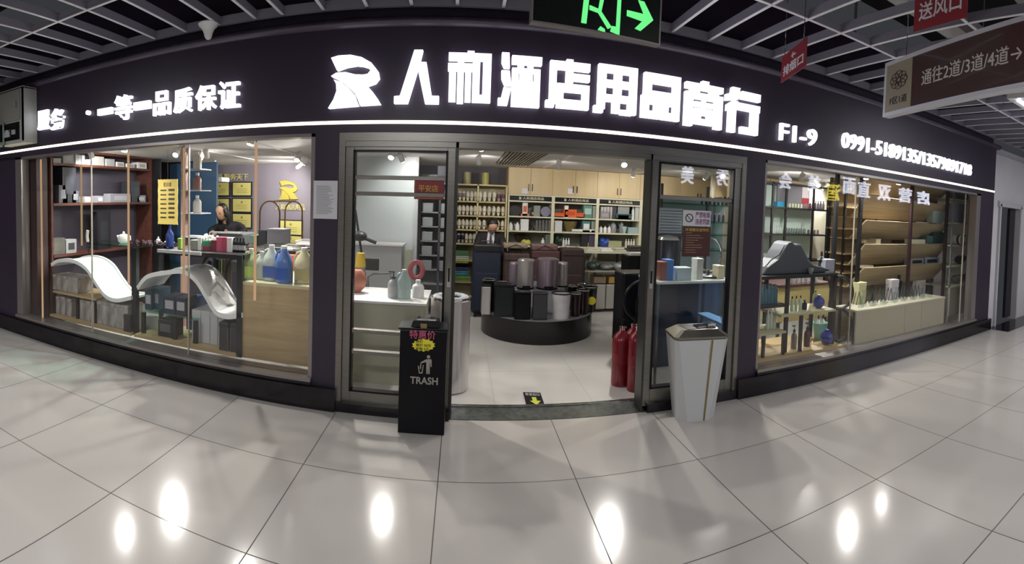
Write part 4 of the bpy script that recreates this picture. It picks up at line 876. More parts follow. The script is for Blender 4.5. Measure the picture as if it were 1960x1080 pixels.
# luggage cart: brass arches
lc = thing('luggage_cart', 'brass birdcage luggage cart behind the jugs', 'luggage cart', (-2.2,2.9,0))
LY = 2.7
def arch(x0, x1, zt, Y):
    r = (x1-x0)/2; return [(x0,Y,.25)]+[((x0+x1)/2-r*math.cos(a), Y, zt-r*1.15+r*1.15*math.sin(a)) for a in [PI*k/14 for k in range(15)]]+[(x1,Y,.25)]
ax = [aty(497,450,LY).x, aty(535,450,LY).x, aty(545,450,LY).x, aty(578,450,LY).x]
zt = aty(515,385,LY).z
for Y in (LY,): 
    obj('arch', MB().tube(arch(ax[0],ax[1],zt,Y),.011,8), BRASS, lc, smooth=True); obj('arch', MB().tube(arch(ax[2],ax[3],zt,Y),.011,8), BRASS, lc, smooth=True)
obj('top_bar', MB().tube([(ax[0]+.12,LY,zt),(ax[3]-.1,LY,zt)],.009,8), BRASS, lc); obj('platform', MB().box(ax[0]-.03,ax[3]+.03,LY-.25,LY+.25,.2,.25), 'a03030', lc, bevel=.02)
for x in (ax[0],ax[3]):
    for y in (LY-.2,LY+.2): obj('wheel', MB().tube([(x-.015,y,.1),(x+.015,y,.1)],.1,14), BLK2, lc)
# certificates on the back wall of the left part
struct('wall_back', MB().box(-4.6,-1.7,4.2,4.3,0,2.2), mat('taupe wall','847d88',.7))
CW = [(368,400),(404,438),(446,480)]; CH = [(350,374,352,376),(381,405,381,405),(410,435,409,433)]
rows_ = ('top','middle','bottom'); cols_ = ('left','middle','right')
def plaque(label, bb, Y=4.17):
    x0,x1,z0,z1 = PX(*bb,Y); t = thing('certificate', label, 'certificate', ((x0+x1)/2,Y,z0))
    obj('frame', MB().box(x0-.02,x1+.02,Y,Y+.03,z0-.02,z1+.02), '2b2a30', t); obj('plate', MB().box(x0,x1,Y-.004,Y,z0,z1), mat('brass plaque','d8cf7e',.4,emit='d8cf7e',es=0), t)
    mb = MB(); W, H = x1-x0, z1-z0
    for k in range(3): mb.box(x0+W*.2,x1-W*.2,Y-.006,Y-.004,z0+H*(.2+.15*k),z0+H*(.23+.15*k))
    mb.prism([((x0+x1)/2+.022*math.cos(a), z0+H*.74+.022*math.sin(a)) for a in [PI*k/5 for k in range(10)]], Y-.006, Y-.004)
    obj('engraving', mb, mat('plaque print','9a8a4a',.5), t)
for r_ in range(3):
    for c_ in range(3):
        a,b = CW[c_]; y0_,y1_ = CH[r_][:2]
        if r_ == 2 and c_ == 0: a += 3
        plaque('gold certificate in a dark frame, %s one of the %s row of nine' % (cols_[c_], rows_[r_]), (a,y0_,b,y1_))
plaque('gold certificate behind the luggage cart, upper one', (536,423,577,449)); plaque('gold certificate behind the luggage cart, lower one', (536,452,577,468))
def wtext(name, label, body, bb, Y, m, bold=.01):
    x0,x1,z0,z1 = PX(*bb,Y); return tag(build(name, text(MB(), body, lambda u,v,w:(x0+(x1-x0)*u, Y-.012*w, z0+(z1-z0)*v), bold), m), label, 'wall lettering')
YG = mat('pale gold letters','d8cf8e',.4)
wtext('wall_lettering', 'row of pale gold characters above the nine certificates', '品质溯源 服务天下', (382,333,475,345), 4.19, YG)
wtext('wall_lettering', 'small pale characters below the gold wall logo', '人和酒店用品', (528,391,584,402), 4.19, YG)
x0,x1,z0,z1 = PX(534,346,571,383,4.19)
mb = MB()
for P_ in (P1,P2): mb.prism([(x0+(x1-x0)*x/100, z1-(z1-z0)*y/100) for x,y in pct(P_,LB)], 4.17, 4.2)
tag(build('wall_logo', mb, mat('gold logo','b3a545',.4)), 'yellow wall logo shaped like a letter R behind the luggage cart', 'logo')
# ---------------------------------------------------------------- behind the left door: white cabinet wall, grey shelving, white counter
t = thing('white_partition', 'large white panel partition seen through the left door glass', 'partition', (-1.25,3.0,0))
obj('panel', MB().box(aty(672,400,3.0).x, aty(795,400,3.0).x,3.0,3.05,0,2.2), mat('partition white','c6ced2',.3), t)
obj('edge_post', MB().box(aty(795,400,3.0).x, aty(797,400,3.0).x+.02,2.97,3.05,0,2.2), LGREY, t)
t = thing('low_cabinet', 'low grey cabinet in front of the white partition', 'cabinet', (-1.2,2.7,0))
x0,x1,z0,z1 = PX(675,470,767,600,2.6); obj('body', MB().box(x0,x1,2.6,2.95,0,z1), LGREY, t); obj('top', MB().box(x0-.02,x1+.02,2.58,2.96,z1,z1+.02), WHITE, t); obj('side_column', MB().box(x1+.03,x1+.12,2.7,2.8,0,z1-.05), 'a9b09a', t)
gs = thing('grey_shelving', 'grey upright shelving with black posts behind the left door glass', 'shelving', (-.35,3.3,0))
x0,x1,z0,z1 = PX(800,325,862,600,3.2)
for x in (x0,(x0+x1)/2+.05,x1-.03): obj('post', MB().box(x,x+.03,3.2,3.23,0,1.95), DGREY, gs)
for k in range(9): obj('shelf', MB().box(x0,x1,3.2,3.5,.25+.2*k,.265+.2*k), GREY, gs)
obj('back_panel', MB().box(x0,x1,3.5,3.51,0,2.0), '6d7176', gs)
for k in range(5):
    for j in range(2):
        a = x0+.05+j*(x1-x0)/2; carton('grey_carton','grey flat carton on the upright shelving behind the left door','carton',a,a+(x1-x0)/2-.08,3.22,3.48,.265+.2*(k+2),.265+.2*(k+2)+.12,'85898e',group='grey cartons on the upright shelving')
wc = thing('white_counter', 'long white-topped pale counter behind the left door', 'counter', (-.65,1.0,0))
ct0 = aty(668,572,.6); x0 = aty(660,575,.6).x; x1 = aty(812,575,.6).x; zt = aty(735,577,.6).z
obj('front_panel', MB().box(x0,x1,.6,.63,0,zt-.02), mat('counter front','b3b39c',.4), wc); obj('top', MB().box(x0,x1+.02,.58,1.25,zt-.02,zt), WGLOSS, wc); obj('side_panel', MB().box(x1-.02,x1,.63,1.2,0,zt-.02), mat('counter front','b3b39c',.4), wc)
jug('pale clear gallon jug on the white counter behind the door glass', aty(772,550,.75).x, .78, zt, .13,.26, mat('frosted jug','b9cdcc',.25), None)
bottle('soap_dispenser','clear soap dispenser with a dark pump on the white counter','soap dispenser',aty(752,550,.75).x,.78,zt,.24,.05,mat('clear soap','a9adb2',.2),cap=DGREY,pump=True,lab=LGREY)
bottle('bottle','squat white bottle beside the gallon jug behind the door glass','bottle',aty(799,560,.8).x,.85,zt,.16,.055,WHITE)
q = aty(680,545,.9); t = thing('vase', 'pinkish round vase at the left edge of the door glass', 'vase', (q.x,.95,zt)); obj('body', MB().lathe(q.x,.95,[(.04,zt),(.09,zt+.06),(.1,zt+.12),(.07,zt+.19),(.05,zt+.21)],18), 'b5705e', t, smooth=True)
t = thing('toilet_brush_holder', 'yellow topped holder standing behind the counter at the left door edge', 'holder', (aty(688,505,1.2).x,1.25,zt)); x=aty(688,505,1.2).x; obj('body', MB().cyl(x,1.25,zt,zt+.2,.05), GREY, t); obj('cap', MB().cyl(x,1.25,zt+.2,zt+.34,.055,.04), 'd9c04a', t, smooth=True)
t = thing('floor_machine', 'grey cleaning machine with a long tilted handle behind the left door', 'cleaning machine', (-1.2,1.9,0))
a = aty(680,402,1.9); b = aty(700,540,1.9); obj('handle_pole', MB().tube([a,b],.014,8), DGREY, t); c = aty(712,458,1.9); d = aty(688,452,1.9)
obj('motor', MB().ell((d.x,1.9,d.z),.09,.08,.06), DGREY, t, smooth=True); obj('side_grip', MB().tube([d,aty(720,465,1.9)],.02,8), DGREY, t)
obj('base', MB().lathe(b.x,1.9,[(.2,0),(.22,.05),(.18,.12),(.05,.16),(.04,b.z)],20), DGREY, t, smooth=True)
t = thing('metal_chair', 'grey backrest chair with bent metal armrest behind the white counter', 'chair', (-.95,1.6,0)); Y=1.6
x0,x1,z0,z1 = PX(697,495,725,518,Y); obj('backrest', MB().box(x0,x1,Y,Y+.03,z0,z1), DGREY, t, bevel=.01)
obj('armrest', MB().tube([aty(704,575,Y),aty(704,530,Y),aty(715,524,Y),aty(748,523,Y),aty(748,540,Y)],.012,8), GREY, t, smooth=True); sx0,sx1 = x0,x1+.1
obj('seat', MB().box(sx0,sx1,Y-.4,Y,.45,.49), DGREY, t, bevel=.01)
for x in (sx0+.02,sx1-.02):
    for y in (Y-.38,Y-.02): obj('leg', MB().tube([(x,y,0),(x,y,.45)],.012,8), GREY, t)
t = thing('red_cushion', 'red ring cushion behind the bottles in the left door glass', 'cushion', (aty(797,515,1.5).x,1.5,.9)); q = aty(797,517,1.5)
obj('ring', MB().tube([(q.x+.065*math.cos(a),1.5,q.z+.085*math.sin(a)) for a in [PI*k/10 for k in range(20)]],.026,8,True), '9a4a52', t, smooth=True); obj('stand', MB().box(q.x-.01,q.x+.01,1.52,1.54,0,q.z), DGREY, t)
# big steel bin behind the black one
q = atz(862,757,0); sx, sy = -.07,.62
t = thing('steel_bin', 'large round stainless steel bin with bag rim just inside the door', 'bin', (sx,sy,0)); zt = aty(860,566,sy).z
obj('body', MB().cyl(sx,sy,.01,zt-.03,.17,n=40), STEEL, t, smooth=True)
obj('rim', MB().lathe(sx,sy,[(.17,zt-.03),(.176,zt-.02),(.176,zt),(.15,zt-.005),(.12,zt-.05),(.1,zt-.06)],40), CHROME, t, smooth=True)
mb = MB()
for k in range(16): a = 2*PI*k/16; mb.ell((sx+.125*math.cos(a), sy+.125*math.sin(a), zt-.01), .035,.03,.018,8,6)
obj('bag_liner', mb, mat('clear bag','c9ced2',.2), t, smooth=True)
# ---------------------------------------------------------------- slipper rack
SY = 4.05
sr = thing('slipper_rack', 'pale wooden rack full of upright white slippers, left of the beige cabinets', 'rack', (.3,SY,0))
sx0, sx1 = aty(868,400,SY).x, aty(969,400,SY).x; mid = aty(914,400,SY).x
SYZ = [aty(920,y,SY).z for y in (354,386.5,414,441,468,500,541)]
SM = mat('rack pale wood','cdbd8a',.5)
for x in (sx0, mid, sx1): obj('upright', MB().box(x-.012,x+.012,SY,SY+.35,0,SYZ[0]+.01), SM, sr)
for z in SYZ: obj('shelf', MB().box(sx0,sx1,SY,SY+.35,z-.012,z+.008), SM, sr)
obj('back_panel', MB().box(sx0,sx1,SY+.34,SY+.35,0,SYZ[0]), mat('rack back','b0a88c',.6), sr)
def slipper(label, x, z, h, w_, m, strap, group):
    mb = MB().xf(lambda *a: a)
    P = [(w_/2*math.cos(a)*(1 if math.sin(a)>0 else .82), h/2+h/2*math.sin(a)) for a in [2*PI*k/18 for k in range(18)]]
    t = thing('slipper', label, 'slipper', (x,SY+.1,z), group)
    mb = MB().prism([(x+a,z+b) for a,b in P], SY+.1, SY+.125); obj('sole', mb, m, t, smooth=True)
    mb = MB()
    n = 7; vs = []
    for j,zz in enumerate((.42,.62,.8)):
        for k in range(n): a = PI*k/(n-1); vs.append((x-w_*.48*math.cos(a), SY+.1-.045*math.sin(a)*(1-.2*j), z+h*zz))
    mb.add(vs, [(j*n+k,j*n+k+1,(j+1)*n+k+1,(j+1)*n+k) for j in range(2) for k in range(n-1)])
    obj('strap', mb, strap, t, smooth=True); return t
SW = mat('white terry','e2dccb',.9); kinds = {}
rn = ('top','second','third','lowest')
for r_ in range(4):
    for side, (xa_, xb_) in enumerate(((sx0,mid),(mid,sx1))):
        for k in range(6):
            x = xa_+(xb_-xa_)*(k+.55)/6.1; z = SYZ[r_+1]+.008
            col = 'w'
            if r_ == 0 and side == 1 and k >= 4: col = 'p'
            if r_ == 3 and side == 0 and 0 < k < 3: col = 'g'
            if r_ == 3 and side == 1 and k == 5: col = 'p'
            if (r_ == 0 and side == 0 and k in (1,2)): col = 'd'
            lb = {'w':'white slipper stood upright in the %s row of the slipper rack'%rn[r_], 'p':'mauve slipper at the right of the %s row of the slipper rack'%rn[r_], 'g':'lilac slipper with a black strap in the lowest row of the slipper rack','d':'white slipper with a dark dotted strap in the top row'}[col]
            gp_ = {'w':'white slippers in the %s row'%rn[r_],'p':'mauve slippers in the %s row'%rn[r_],'g':'lilac slippers','d':'dotted slippers'}[col]
            if col in kinds: dup(kinds[col][0], (x,SY+.1,z), label=lb, group=gp_, kl=kinds[col][1])
            else:
                t = slipper(lb, x, z, .155, .058, {'w':SW,'p':M_('9a8290'),'g':M_('a9a2c4'),'d':SW}[col], {'w':SW,'p':M_('6a4c56'),'g':BLK2,'d':M_('8a8680')}[col], gp_)
                kinds[col] = (t, kids(t))
# coloured towels below the slippers
for (y0_,y1_,m,lb) in ((480,490,['5a8a5a','4f7f52'],'green folded towels at the top of the towel stack'),(490,497,['c9d4c0'],'pale mint folded towel under the green ones'),(497,504,['c2cf5a'],'lime folded towel on the rack'),(512,519,['27305a'],'dark blue folded towel on the rack below the lime one'),(519,527,['3a86a8'],'turquoise folded towel between blue and green'),(527,538,['7fae4f','4f8a3a'],'bright green folded towels at the bottom of the towel rack')):
    IT('stack', 869,y0_,897,y1_, SY+.02, m, lb, 'towels', 'folded_towels', dep=.28, n=len(m)*2)
for x,m,lb in ((880,'9a9468','olive tall roll standing on top of the slipper rack'),(915,'a8a45a','yellow-green tall roll standing on the slipper rack'),):
    a = aty(x,340,SY+.1); tag(obj('fabric_roll', MB().cyl(a.x+.12,SY+.17,SYZ[0]+.01,SYZ[0]+.2,.06,n=16), m, smooth=True), lb, 'roll')
# ---------------------------------------------------------------- beige wall cabinets and the white grid shelving
CY_ = 4.1
cabx = [aty(x,350,CY_).x for x in (973,1058,1144,1226)]; cabx.append(2*cabx[3]-cabx[2]); cabx.append(cabx[4]+.75)
ztop = 2.195; zcb = aty(1060,375,CY_).z; zsign = aty(1060,389,CY_).z
cn = ('leftmost','second','third','fourth','fifth')
for i in range(5):
    a, b = cabx[i], cabx[i+1]; t = thing('wall_cabinet', 'beige double wall cabinet above the shelves, %s of the row' % cn[i], 'cabinet', ((a+b)/2,CY_,zcb), 'beige wall cabinets')
    obj('body', MB().box(a,b,CY_+.02,CY_+.38,zcb,ztop), CABW, t)
    mx = (a+b)/2 if i else (a+b)/2
    for k,(p,q) in enumerate(((a,mx),(mx,b))):
        d = obj('door', MB().box(p+.002,q-.002,CY_,CY_+.018,zcb+.003,ztop-.003), CABW, t, bevel=.002)
        hx = mx-.03 if k == 0 else mx+.03; obj('handle', MB().box(hx-.006,hx+.006,CY_-.015,CY_,zcb+.06,zcb+.17), BLACK, d)
for px,lb in ((1004,'small white paper tag on the leftmost beige cabinet'),(1092,'small white paper tag on the second beige cabinet')):
    x0,x1,z0,z1 = PX(px-5,361,px+6,371,CY_-.003); tag(obj('paper_tag', MB().box(x0,x1,CY_-.004,CY_-.001,z0,z1), PAPER), lb, 'tag')
WS = mat('cream shelf board','d6d2b8',.45)
gx_ = [aty(x,430,CY_).x for x in (971,1057.5,1143,1226)]; gx_.append(2*gx_[3]-gx_[2])
zr = [aty(1100,y,CY_).z for y in (389.5,418.5,446,474)]
for i in range(4):
    a, b = gx_[i], gx_[i+1]; t = thing('shelf_unit', 'cream grid shelving unit below the beige cabinets, %s of four' % cn[i], 'shelving', ((a+b)/2,CY_,0), 'cream shelving units')
    for x in (a, b-.024): obj('side_panel', MB().box(x,x+.024,CY_-.0,CY_+.33,0,zcb), WS, t)
    for z in zr: obj('shelf', MB().box(a+.024,b-.024,CY_,CY_+.33,z-.01,z+.012), WS, t)
    obj('top_rail', MB().box(a+.024,b-.024,CY_,CY_+.33,zcb-.02,zcb), WS, t)
    obj('back_panel', MB().box(a,b,CY_+.33,CY_+.34,0,zcb), mat('shelf back','8f8f86',.6), t)
    sg = obj('header_panel', MB().box(a+.024,b-.024,CY_+.01,CY_+.03,zr[0]+.012,zcb-.02), BLK2, t)
    W = b-a; z0 = zr[0]+.03; z1 = zcb-.035
    obj('header_lettering', text(MB(),'人和酒店用品',lambda u,v,w:(a+W*(.32+.47*u),CY_+.01-.004*w,z0+(z1-z0)*v),.01), mat('warm print','b8b090',.5,emit='b8b090',es=.25), sg)
    mb = MB()
    for P_ in (P1,P2): mb.prism([(a+W*(.235+.06*x/100), z1-(z1-z0)*y/100) for x,y in pct(P_,LB)], CY_+.006, CY_+.01)
    obj('header_logo', mb, mat('warm print','b8b090',.5,emit='b8b090',es=.25), sg)
def S(kind, x0, y0, x1, y1, m, label, cat, row, **k): # on shelf row 1..3
    return IT(kind, x0, y0, x1, y1, CY_+.04, m, label, cat, z0=zr[row]+.012, **k)
S('disc',973,393,999,416,'2a2728','large dark round tray at the left end of the top shelf row','tray',1,rim=BLACK)
S('box',1000,388,1010,411,'d9dcda','narrow white carton on the top shelf, leftmost unit','carton',1,panel=ORANGE)
S('box',997,409,1013,416,'c9744f','flat orange box in the leftmost shelving unit','box',1)
S('bowl',1018,407,1038,417,WHITE,'white bowl on the top shelf of the leftmost unit','bowl',1)
S('box',1022,394,1034,408,'8d8f86','grey plate box behind the white bowl','box',1)
S('disc',1034,395,1055,415,'7f7f95','grey-lilac round plate with a black rim on the top shelf','plate',1,rim=BLACK)
for x in (978,991): S('kettle',x-6,425,x+6,442,WHITE,'little white teapot on the middle shelf row, leftmost unit','teapot',2,group='little white teapots')
S('box',997,420,1012,433,'e3e6e6','white leaflet box on the middle shelf row','box',2)
S('bowl',998,432,1022,443,'2f2f33','dark grey bowl on the middle shelf row','bowl',2)
for k in range(5): S('box',1026+k*6,422,1029+k*6,442,'6a6a6c','thin grey upright tray in the striped stack of the leftmost unit','tray',2,group='upright trays in the leftmost unit')
S('bowl',985,451,1018,470,'2d2320','big dark brown dome on the low shelf row','bowl',3)
S('cloth',997,458,1017,472,'cdc95a','yellow cloth hanging at the low shelf of the leftmost unit','cloth',3,dep=.1)
S('bottle',1036,456,1043,471,WHITE,'small white bottle on the low shelf, leftmost unit','bottle',3)
S('box',1044,450,1056,470,'6c7468','grey-green carton on the low shelf, leftmost unit','carton',3)
S('tray',1061,409,1079,419,ORANGE,'small bright orange tray at the left of the second unit','tray',1)
S('box',1079,401,1104,417,ORANGE,'large orange carton in the second shelving unit','carton',1,panel='c2512a')
S('tray',1104,409,1119,418,ORANGE,'small orange basket right of the large orange carton','basket',1)
S('box',1081,394,1088,401,WHITE,'white cup box standing above the orange carton','box',1)
S('box',1117,393,1134,417,'5f8a80','green carton at the right of the second shelving unit','carton',1,panel='a9c4bb')
S('box',1135,395,1141,417,'9ba09a','thin grey carton beside the green one','carton',1)
S('box',1062,423,1076,443,'d5d6d6','white upright carton on the middle row, second unit','carton',2)
S('bowl',1079,424,1108,441,'7a6a42','bronze bowl in the middle of the second unit','bowl',2)
S('tray',1095,440,1139,446,WHITE,'long white tray under the bronze bowl','tray',2)
S('box',1115,423,1130,441,'4f7a78','teal carton with a white label on the middle row','carton',2,panel=WHITE)
S('box',1132,424,1141,442,'8d948c','grey carton at the right of the middle row, second unit','carton',2)
S('cloth',1061,449,1083,468,'1d3327','dark green bag on the low row of the second unit','bag',3,dep=.2)
for k in range(3): S('bottle',1077+k*5,456,1081+k*5,470,WHITE,'small white bottle in the trio on the low row of the second unit','bottle',3,group='white bottle trio')
S('box',1113,448,1126,470,'2f2830','dark plum carton on the low row, left one','carton',3)
S('box',1127,450,1141,469,'4a3f5a','purple-grey carton on the low row, right one','carton',3)
for k in range(3): S('bottle',1118+k*5,461,1122+k*5,472,'c9d04f','tiny yellow bottle before the dark plum carton','bottle',3,group='tiny yellow bottles')
for k in range(4): S('bowl',1150+k*6,396,1156+k*6,404,'c6c2c2','small grey mug in the row at the top of the third unit','mug',1,group='mugs in the third unit')
S('box',1149,405,1167,418,'8a8488','grey device carton in the third unit','carton',1,panel='a09a9e')
S('box',1172,396,1180,417,'3a3740','black upright carton in the third unit','carton',1)
S('box',1183,394,1205,405,'8f9290','grey patterned box in the third unit','box',1)
S('tray',1178,411,1208,419,'2f5a58','dark green tray in the third unit','tray',1)
S('bottle',1210,395,1215,417,WHITE,'thin white bottle at the right of the third unit','bottle',1)
S('box',1216,396,1223,417,'b9bbb9','pale carton at the right edge of the third unit','carton',1)
for k in range(3): S('kettle',1147+k*8,433,1156+k*8,445,WHITE,'small white water jug in the trio of the third unit','jug',2,group='white water jugs')
S('kettle',1168,424,1185,444,'8d8f94','silver kettle in the third unit','kettle',2)
S('bowl',1190,434,1202,444,'b5cdd2','pale blue bowl in the third unit','bowl',2)
S('box',1203,436,1222,445,'9db4bb','pale blue low box in the third unit','box',2)
S('kettle',1186,423,1198,434,'7f8488','small grey kettle above the pale blue bowl','kettle',2)
S('cloth',1147,455,1172,466,BLUE,'crumpled blue cloth on the low row of the third unit','cloth',3,dep=.2)
S('box',1165,462,1190,470,'a8a884','pale green flat box on the low row, third unit','box',3)
for k in range(4): S('bottle',1197+k*5,458,1201+k*5,470,'d5d2c4','small cream bottle in the row at the right of the third unit','bottle',3,group='cream bottle row')
S('kettle',1229,400,1238,417,'6a6864','grey kettle at the left of the fourth unit, top row','kettle',1); S('box',1229,425,1240,444,'7c8078','green-grey carton at the left of the fourth unit','carton',2); S('box',1229,450,1240,470,'5a5c58','dark grey carton low in the fourth unit','carton',3)
# display table before the units
ty = 3.55; tz = aty(1170,482,ty).z
dt = thing('display_table', 'long cream table below the white grid shelves', 'table', (2.4,ty,0)); xa, xb = aty(1117,490,ty).x, aty(1250,490,ty).x+.2
obj('tabletop', MB().box(xa,xb,ty,ty+.45,tz-.03,tz), WS, dt); obj('mid_shelf', MB().box(xa,xb,ty,ty+.45,aty(1170,519,ty).z-.02,aty(1170,519,ty).z), 'a8a89a', dt)
for x in (xa,(xa+xb)/2,xb-.03):
    for y in (ty,ty+.42): obj('leg', MB().box(x,x+.03,y,y+.03,0,tz-.03), DGREY, dt)
zs = aty(1170,519,ty).z
for k,(px0,px1,h,m,lb) in enumerate(((1125,1150,.05,'c9cbb8','pale green folded set on the cream table, left end'),(1152,1175,.04,WHITE,'white plate stack in the middle of the cream table'),(1178,1200,.05,'b9b8a6','grey-beige folded set on the cream table'),(1205,1240,.09,'3a3836','dark wire basket at the right end of the cream table'))):
    a,b = aty(px0,480,ty).x, aty(px1,480,ty).x; t = thing('table_set', lb, 'set', ((a+b)/2,ty+.1,tz))
    obj('base', MB().box(a,b,ty+.03,ty+.25,tz,tz+h*.5), m, t, bevel=.006); obj('top_piece', MB().box(a+.02,b-.02,ty+.05,ty+.2,tz+h*.5,tz+h), m, t, bevel=.01)
for px0,px1,h,m,lb in ((1128,1150,.14,'3f524e','dark green cloth bundle under the cream table top'),(1153,1178,.1,'83868a','grey cloth bundle under the cream table top'),(1180,1200,.13,'a9adab','light grey cloth bundle under the cream table top')):
    a,b = aty(px0,500,ty).x, aty(px1,500,ty).x
    t = thing('cloth_bundle', lb, 'cloth', ((a+b)/2,ty+.15,zs)); obj('folds', MB().ell(((a+b)/2,ty+.15,zs+h*.45),(b-a)/2,.12,h*.45,14,8).ell(((a+b)/2+.05,ty+.12,zs+h*.6),(b-a)*.3,.1,h*.35,12,8), m, t, smooth=True)
for px0,px1,lb in ((1141,1160,'white low cupboard at the foot of the cream table, left'),(1162,1196,'white low cupboard at the foot of the cream table, right')):
    a,b = aty(px0,570,ty).x, aty(px1,570,ty).x; z1 = aty(px0,546,ty).z; carton('low_cupboard',lb,'cupboard',a,b,ty+.04,ty+.4,.05,z1,'b9b6b0',seam=False)
for px0,px1,m,lb in ((1139,1162,'a08d74','tan wooden box above the white low cupboards'),(1168,1180,'c9a860','small gilded box above the white low cupboards'),(1183,1196,'4a3a30','dark brown box above the white low cupboards')):
    a,b = aty(px0,540,ty).x, aty(px1,540,ty).x; z0 = aty(px0,545,ty).z+.01; carton('box',lb,'box',a,b,ty+.06,ty+.3,z0,z0+.1,m)
# ---------------------------------------------------------------- luggage trolleys and suitcases
def suitcase(label, bb, Y, dep, m, top=None):
    x0,x1,z0,z1 = PX(*bb,Y); z0 = max(z0,.06); t = thing('suitcase', label, 'suitcase', ((x0+x1)/2,Y+dep/2,0))
    obj('body', MB().box(x0,x1,Y,Y+dep,.06,z1), m, t, bevel=.03); obj('front_pocket', MB().box(x0+.03,x1-.03,Y-.025,Y,.1,.06+(z1-.06)*.6), m, t, bevel=.015)
    obj('top_flap', MB().box(x0+.01,x1-.01,Y-.01,Y+dep,z1-.1,z1+.012), top or m, t, bevel=.02)
    mx = (x0+x1)/2; obj('handle', MB().tube([(mx-.08,Y+dep*.6,z1),(mx-.08,Y+dep*.6,z1+.05),(mx+.08,Y+dep*.6,z1+.05),(mx+.08,Y+dep*.6,z1)],.008,6), DGREY, t)
    for x in (x0+.05,x1-.05): obj('wheel', MB().tube([(x-.012,Y+.04,.035),(x+.012,Y+.04,.035)],.035,10), BLK2, t)
    return t
suitcase('tall black and navy suitcase left of the round bin display', (904,470,958,590), 3.25, .3, NAVY, BLACK)
suitcase('brown suitcase behind the steel pedal bins, left', (962,487,1015,560), 3.37, .28, BROWN)
suitcase('brown suitcase behind the steel pedal bins, middle', (1016,482,1072,560), 3.37, .28, mat('maroon brown fabric','4f3434',.7))
suitcase('dark brown suitcase right of the steel pedal bins', (1074,478,1118,560), 3.37, .28, mat('dark brown fabric','3a2c2b',.7,noise=.2,scale=40))
for bb,m,lb in (((964,466,1010,476),'8f7f6c','tan folded bag lying on the left brown suitcase'),((1018,468,1068,480),'6e5450','dusty pink folded bag lying on the middle brown suitcase')):
    x0,x1,z0,z1 = PX(*bb,3.4); t = thing('folded_bag', lb, 'bag', ((x0+x1)/2,3.35,z0)); obj('body', MB().box(x0,x1,3.38,3.62,z0,z1), m, t, bevel=.02); obj('strap', MB().tube([(x0+.05,3.375,z0+.01),((x0+x1)/2,3.37,z1-.01),(x1-.05,3.375,z0+.01)],.006,6), DGREY, t)
# ---------------------------------------------------------------- round bin display
rc = atz(1030,663,0); RX, RY, RR = 1.0, 2.62, .71
rt = thing('round_platform', 'low round black display platform full of bins', 'platform', (RX,RY,0)); zt = .27
obj('drum', MB().cyl(RX,RY,0,zt,RR,n=64), mat('black laminate','1d1a1c',.25), rt, smooth=True); obj('top', MB().cyl(RX,RY,zt,zt+.006,RR-.005,n=64), mat('grey laminate top','8d8d90',.3), rt, smooth=True)
tier = thing('riser', 'white riser block in the middle of the round platform', 'riser', (RX,RY,zt+.006)); obj('block', MB().cyl(RX,RY+.05,zt+.006,.56,.36,n=40), mat('white riser','cfcfd2',.3), tier, smooth=True); obj('top', MB().cyl(RX,RY+.05,.56,.565,.365,n=40), GREY, tier, smooth=True)
def pedal(label, px, w_, y, ztop_, z0, m, ped=True, lid=True):
    x = aty(px,500,y).x; r = w_/2; t = thing('pedal_bin', label, 'pedal bin', (x,y,z0))
    obj('body', MB().cyl(x,y,z0+.02,ztop_-.03,r,n=32), m, t, smooth=True)
    obj('lid', MB().lathe(x,y,[(r*1.02,ztop_-.03),(r*1.03,ztop_-.015),(r*.9,ztop_),(r*.2,ztop_+.008)],32), m, t, smooth=True)
    obj('base_ring', MB().cyl(x,y,z0,z0+.02,r*1.02,n=32), BLK2, t, smooth=True)
    if ped: obj('pedal', MB().box(x-r*.45,x+r*.45,y-r-.02,y-r*.8,z0+.01,z0+.05).box(x-r*.3,x+r*.3,y-r-.05,y-r,z0+.015,z0+.03), BLK2, t, bevel=.006)
    return t
zt1 = aty(1004,496,2.45).z; zt2 = aty(1049,494,2.45).z
pedal('steel pedal bin on the riser, left of the two biggest', 1007, .21, 2.45, zt1, .565, STEEL); pedal('larger mauve steel pedal bin on the riser, right of the two biggest', 1049, .265, 2.45, zt2, .565, STEELR)
pedal('narrow dark steel bin at the left edge of the riser', 985, .13, 2.62, aty(985,502,2.62).z, .565, STEELR, False); pedal('narrow steel bin at the right edge of the riser', 1077, .14, 2.6, aty(1077,502,2.6).z, .565, STEEL, False)
PZ = zt+.006
def sqbin(label, px0, px1, py0, y, m, dep, lidm=None):
    a,b = aty(px0,570,y).x, aty(px1,570,y).x; z1 = aty((px0+px1)/2,py0,y).z; t = thing('waste_basket', label, 'bin', ((a+b)/2,y+dep/2,PZ))
    obj('body', MB().box(a+.006,b-.006,y+.006,y+dep-.006,PZ,z1-.02), m, t, bevel=.012); obj('lid', MB().box(a,b,y,y+dep,z1-.02,z1), lidm or m, t, bevel=.008); return t
def rbin(label, px0, px1, py0, y, m, rimm=CHROME):
    a,b = aty(px0,570,y).x, aty(px1,570,y).x; r = (b-a)/2; z1 = aty((px0+px1)/2,py0,y-r).z; t = thing('waste_basket', label, 'bin', ((a+b)/2,y,PZ))
    obj('body', MB().lathe((a+b)/2,y,[(r*.88,PZ),(r,z1-.015),(r*.97,z1-.015),(r*.9,PZ+.1)],28), m, t, smooth=True); obj('rim', MB().tube([((a+b)/2+r*math.cos(q),y+r*math.sin(q),z1-.008) for q in [PI*k/14 for k in range(28)]],.008,6,True), rimm, t, smooth=True); return t
sqbin('brushed steel square bin at the left edge of the round platform', 921,941,546,2.22,STEEL,.18,BLK2)
sqbin('tall dark steel bin with black lid, second from the left on the platform', 946,986,546,2.12,mat('dark brushed steel','34383c',.25,.8),.2,BLK2)
sqbin('small black square bin on the platform, left of the grey one', 985,1018,560,1.99,BLKG,.15)
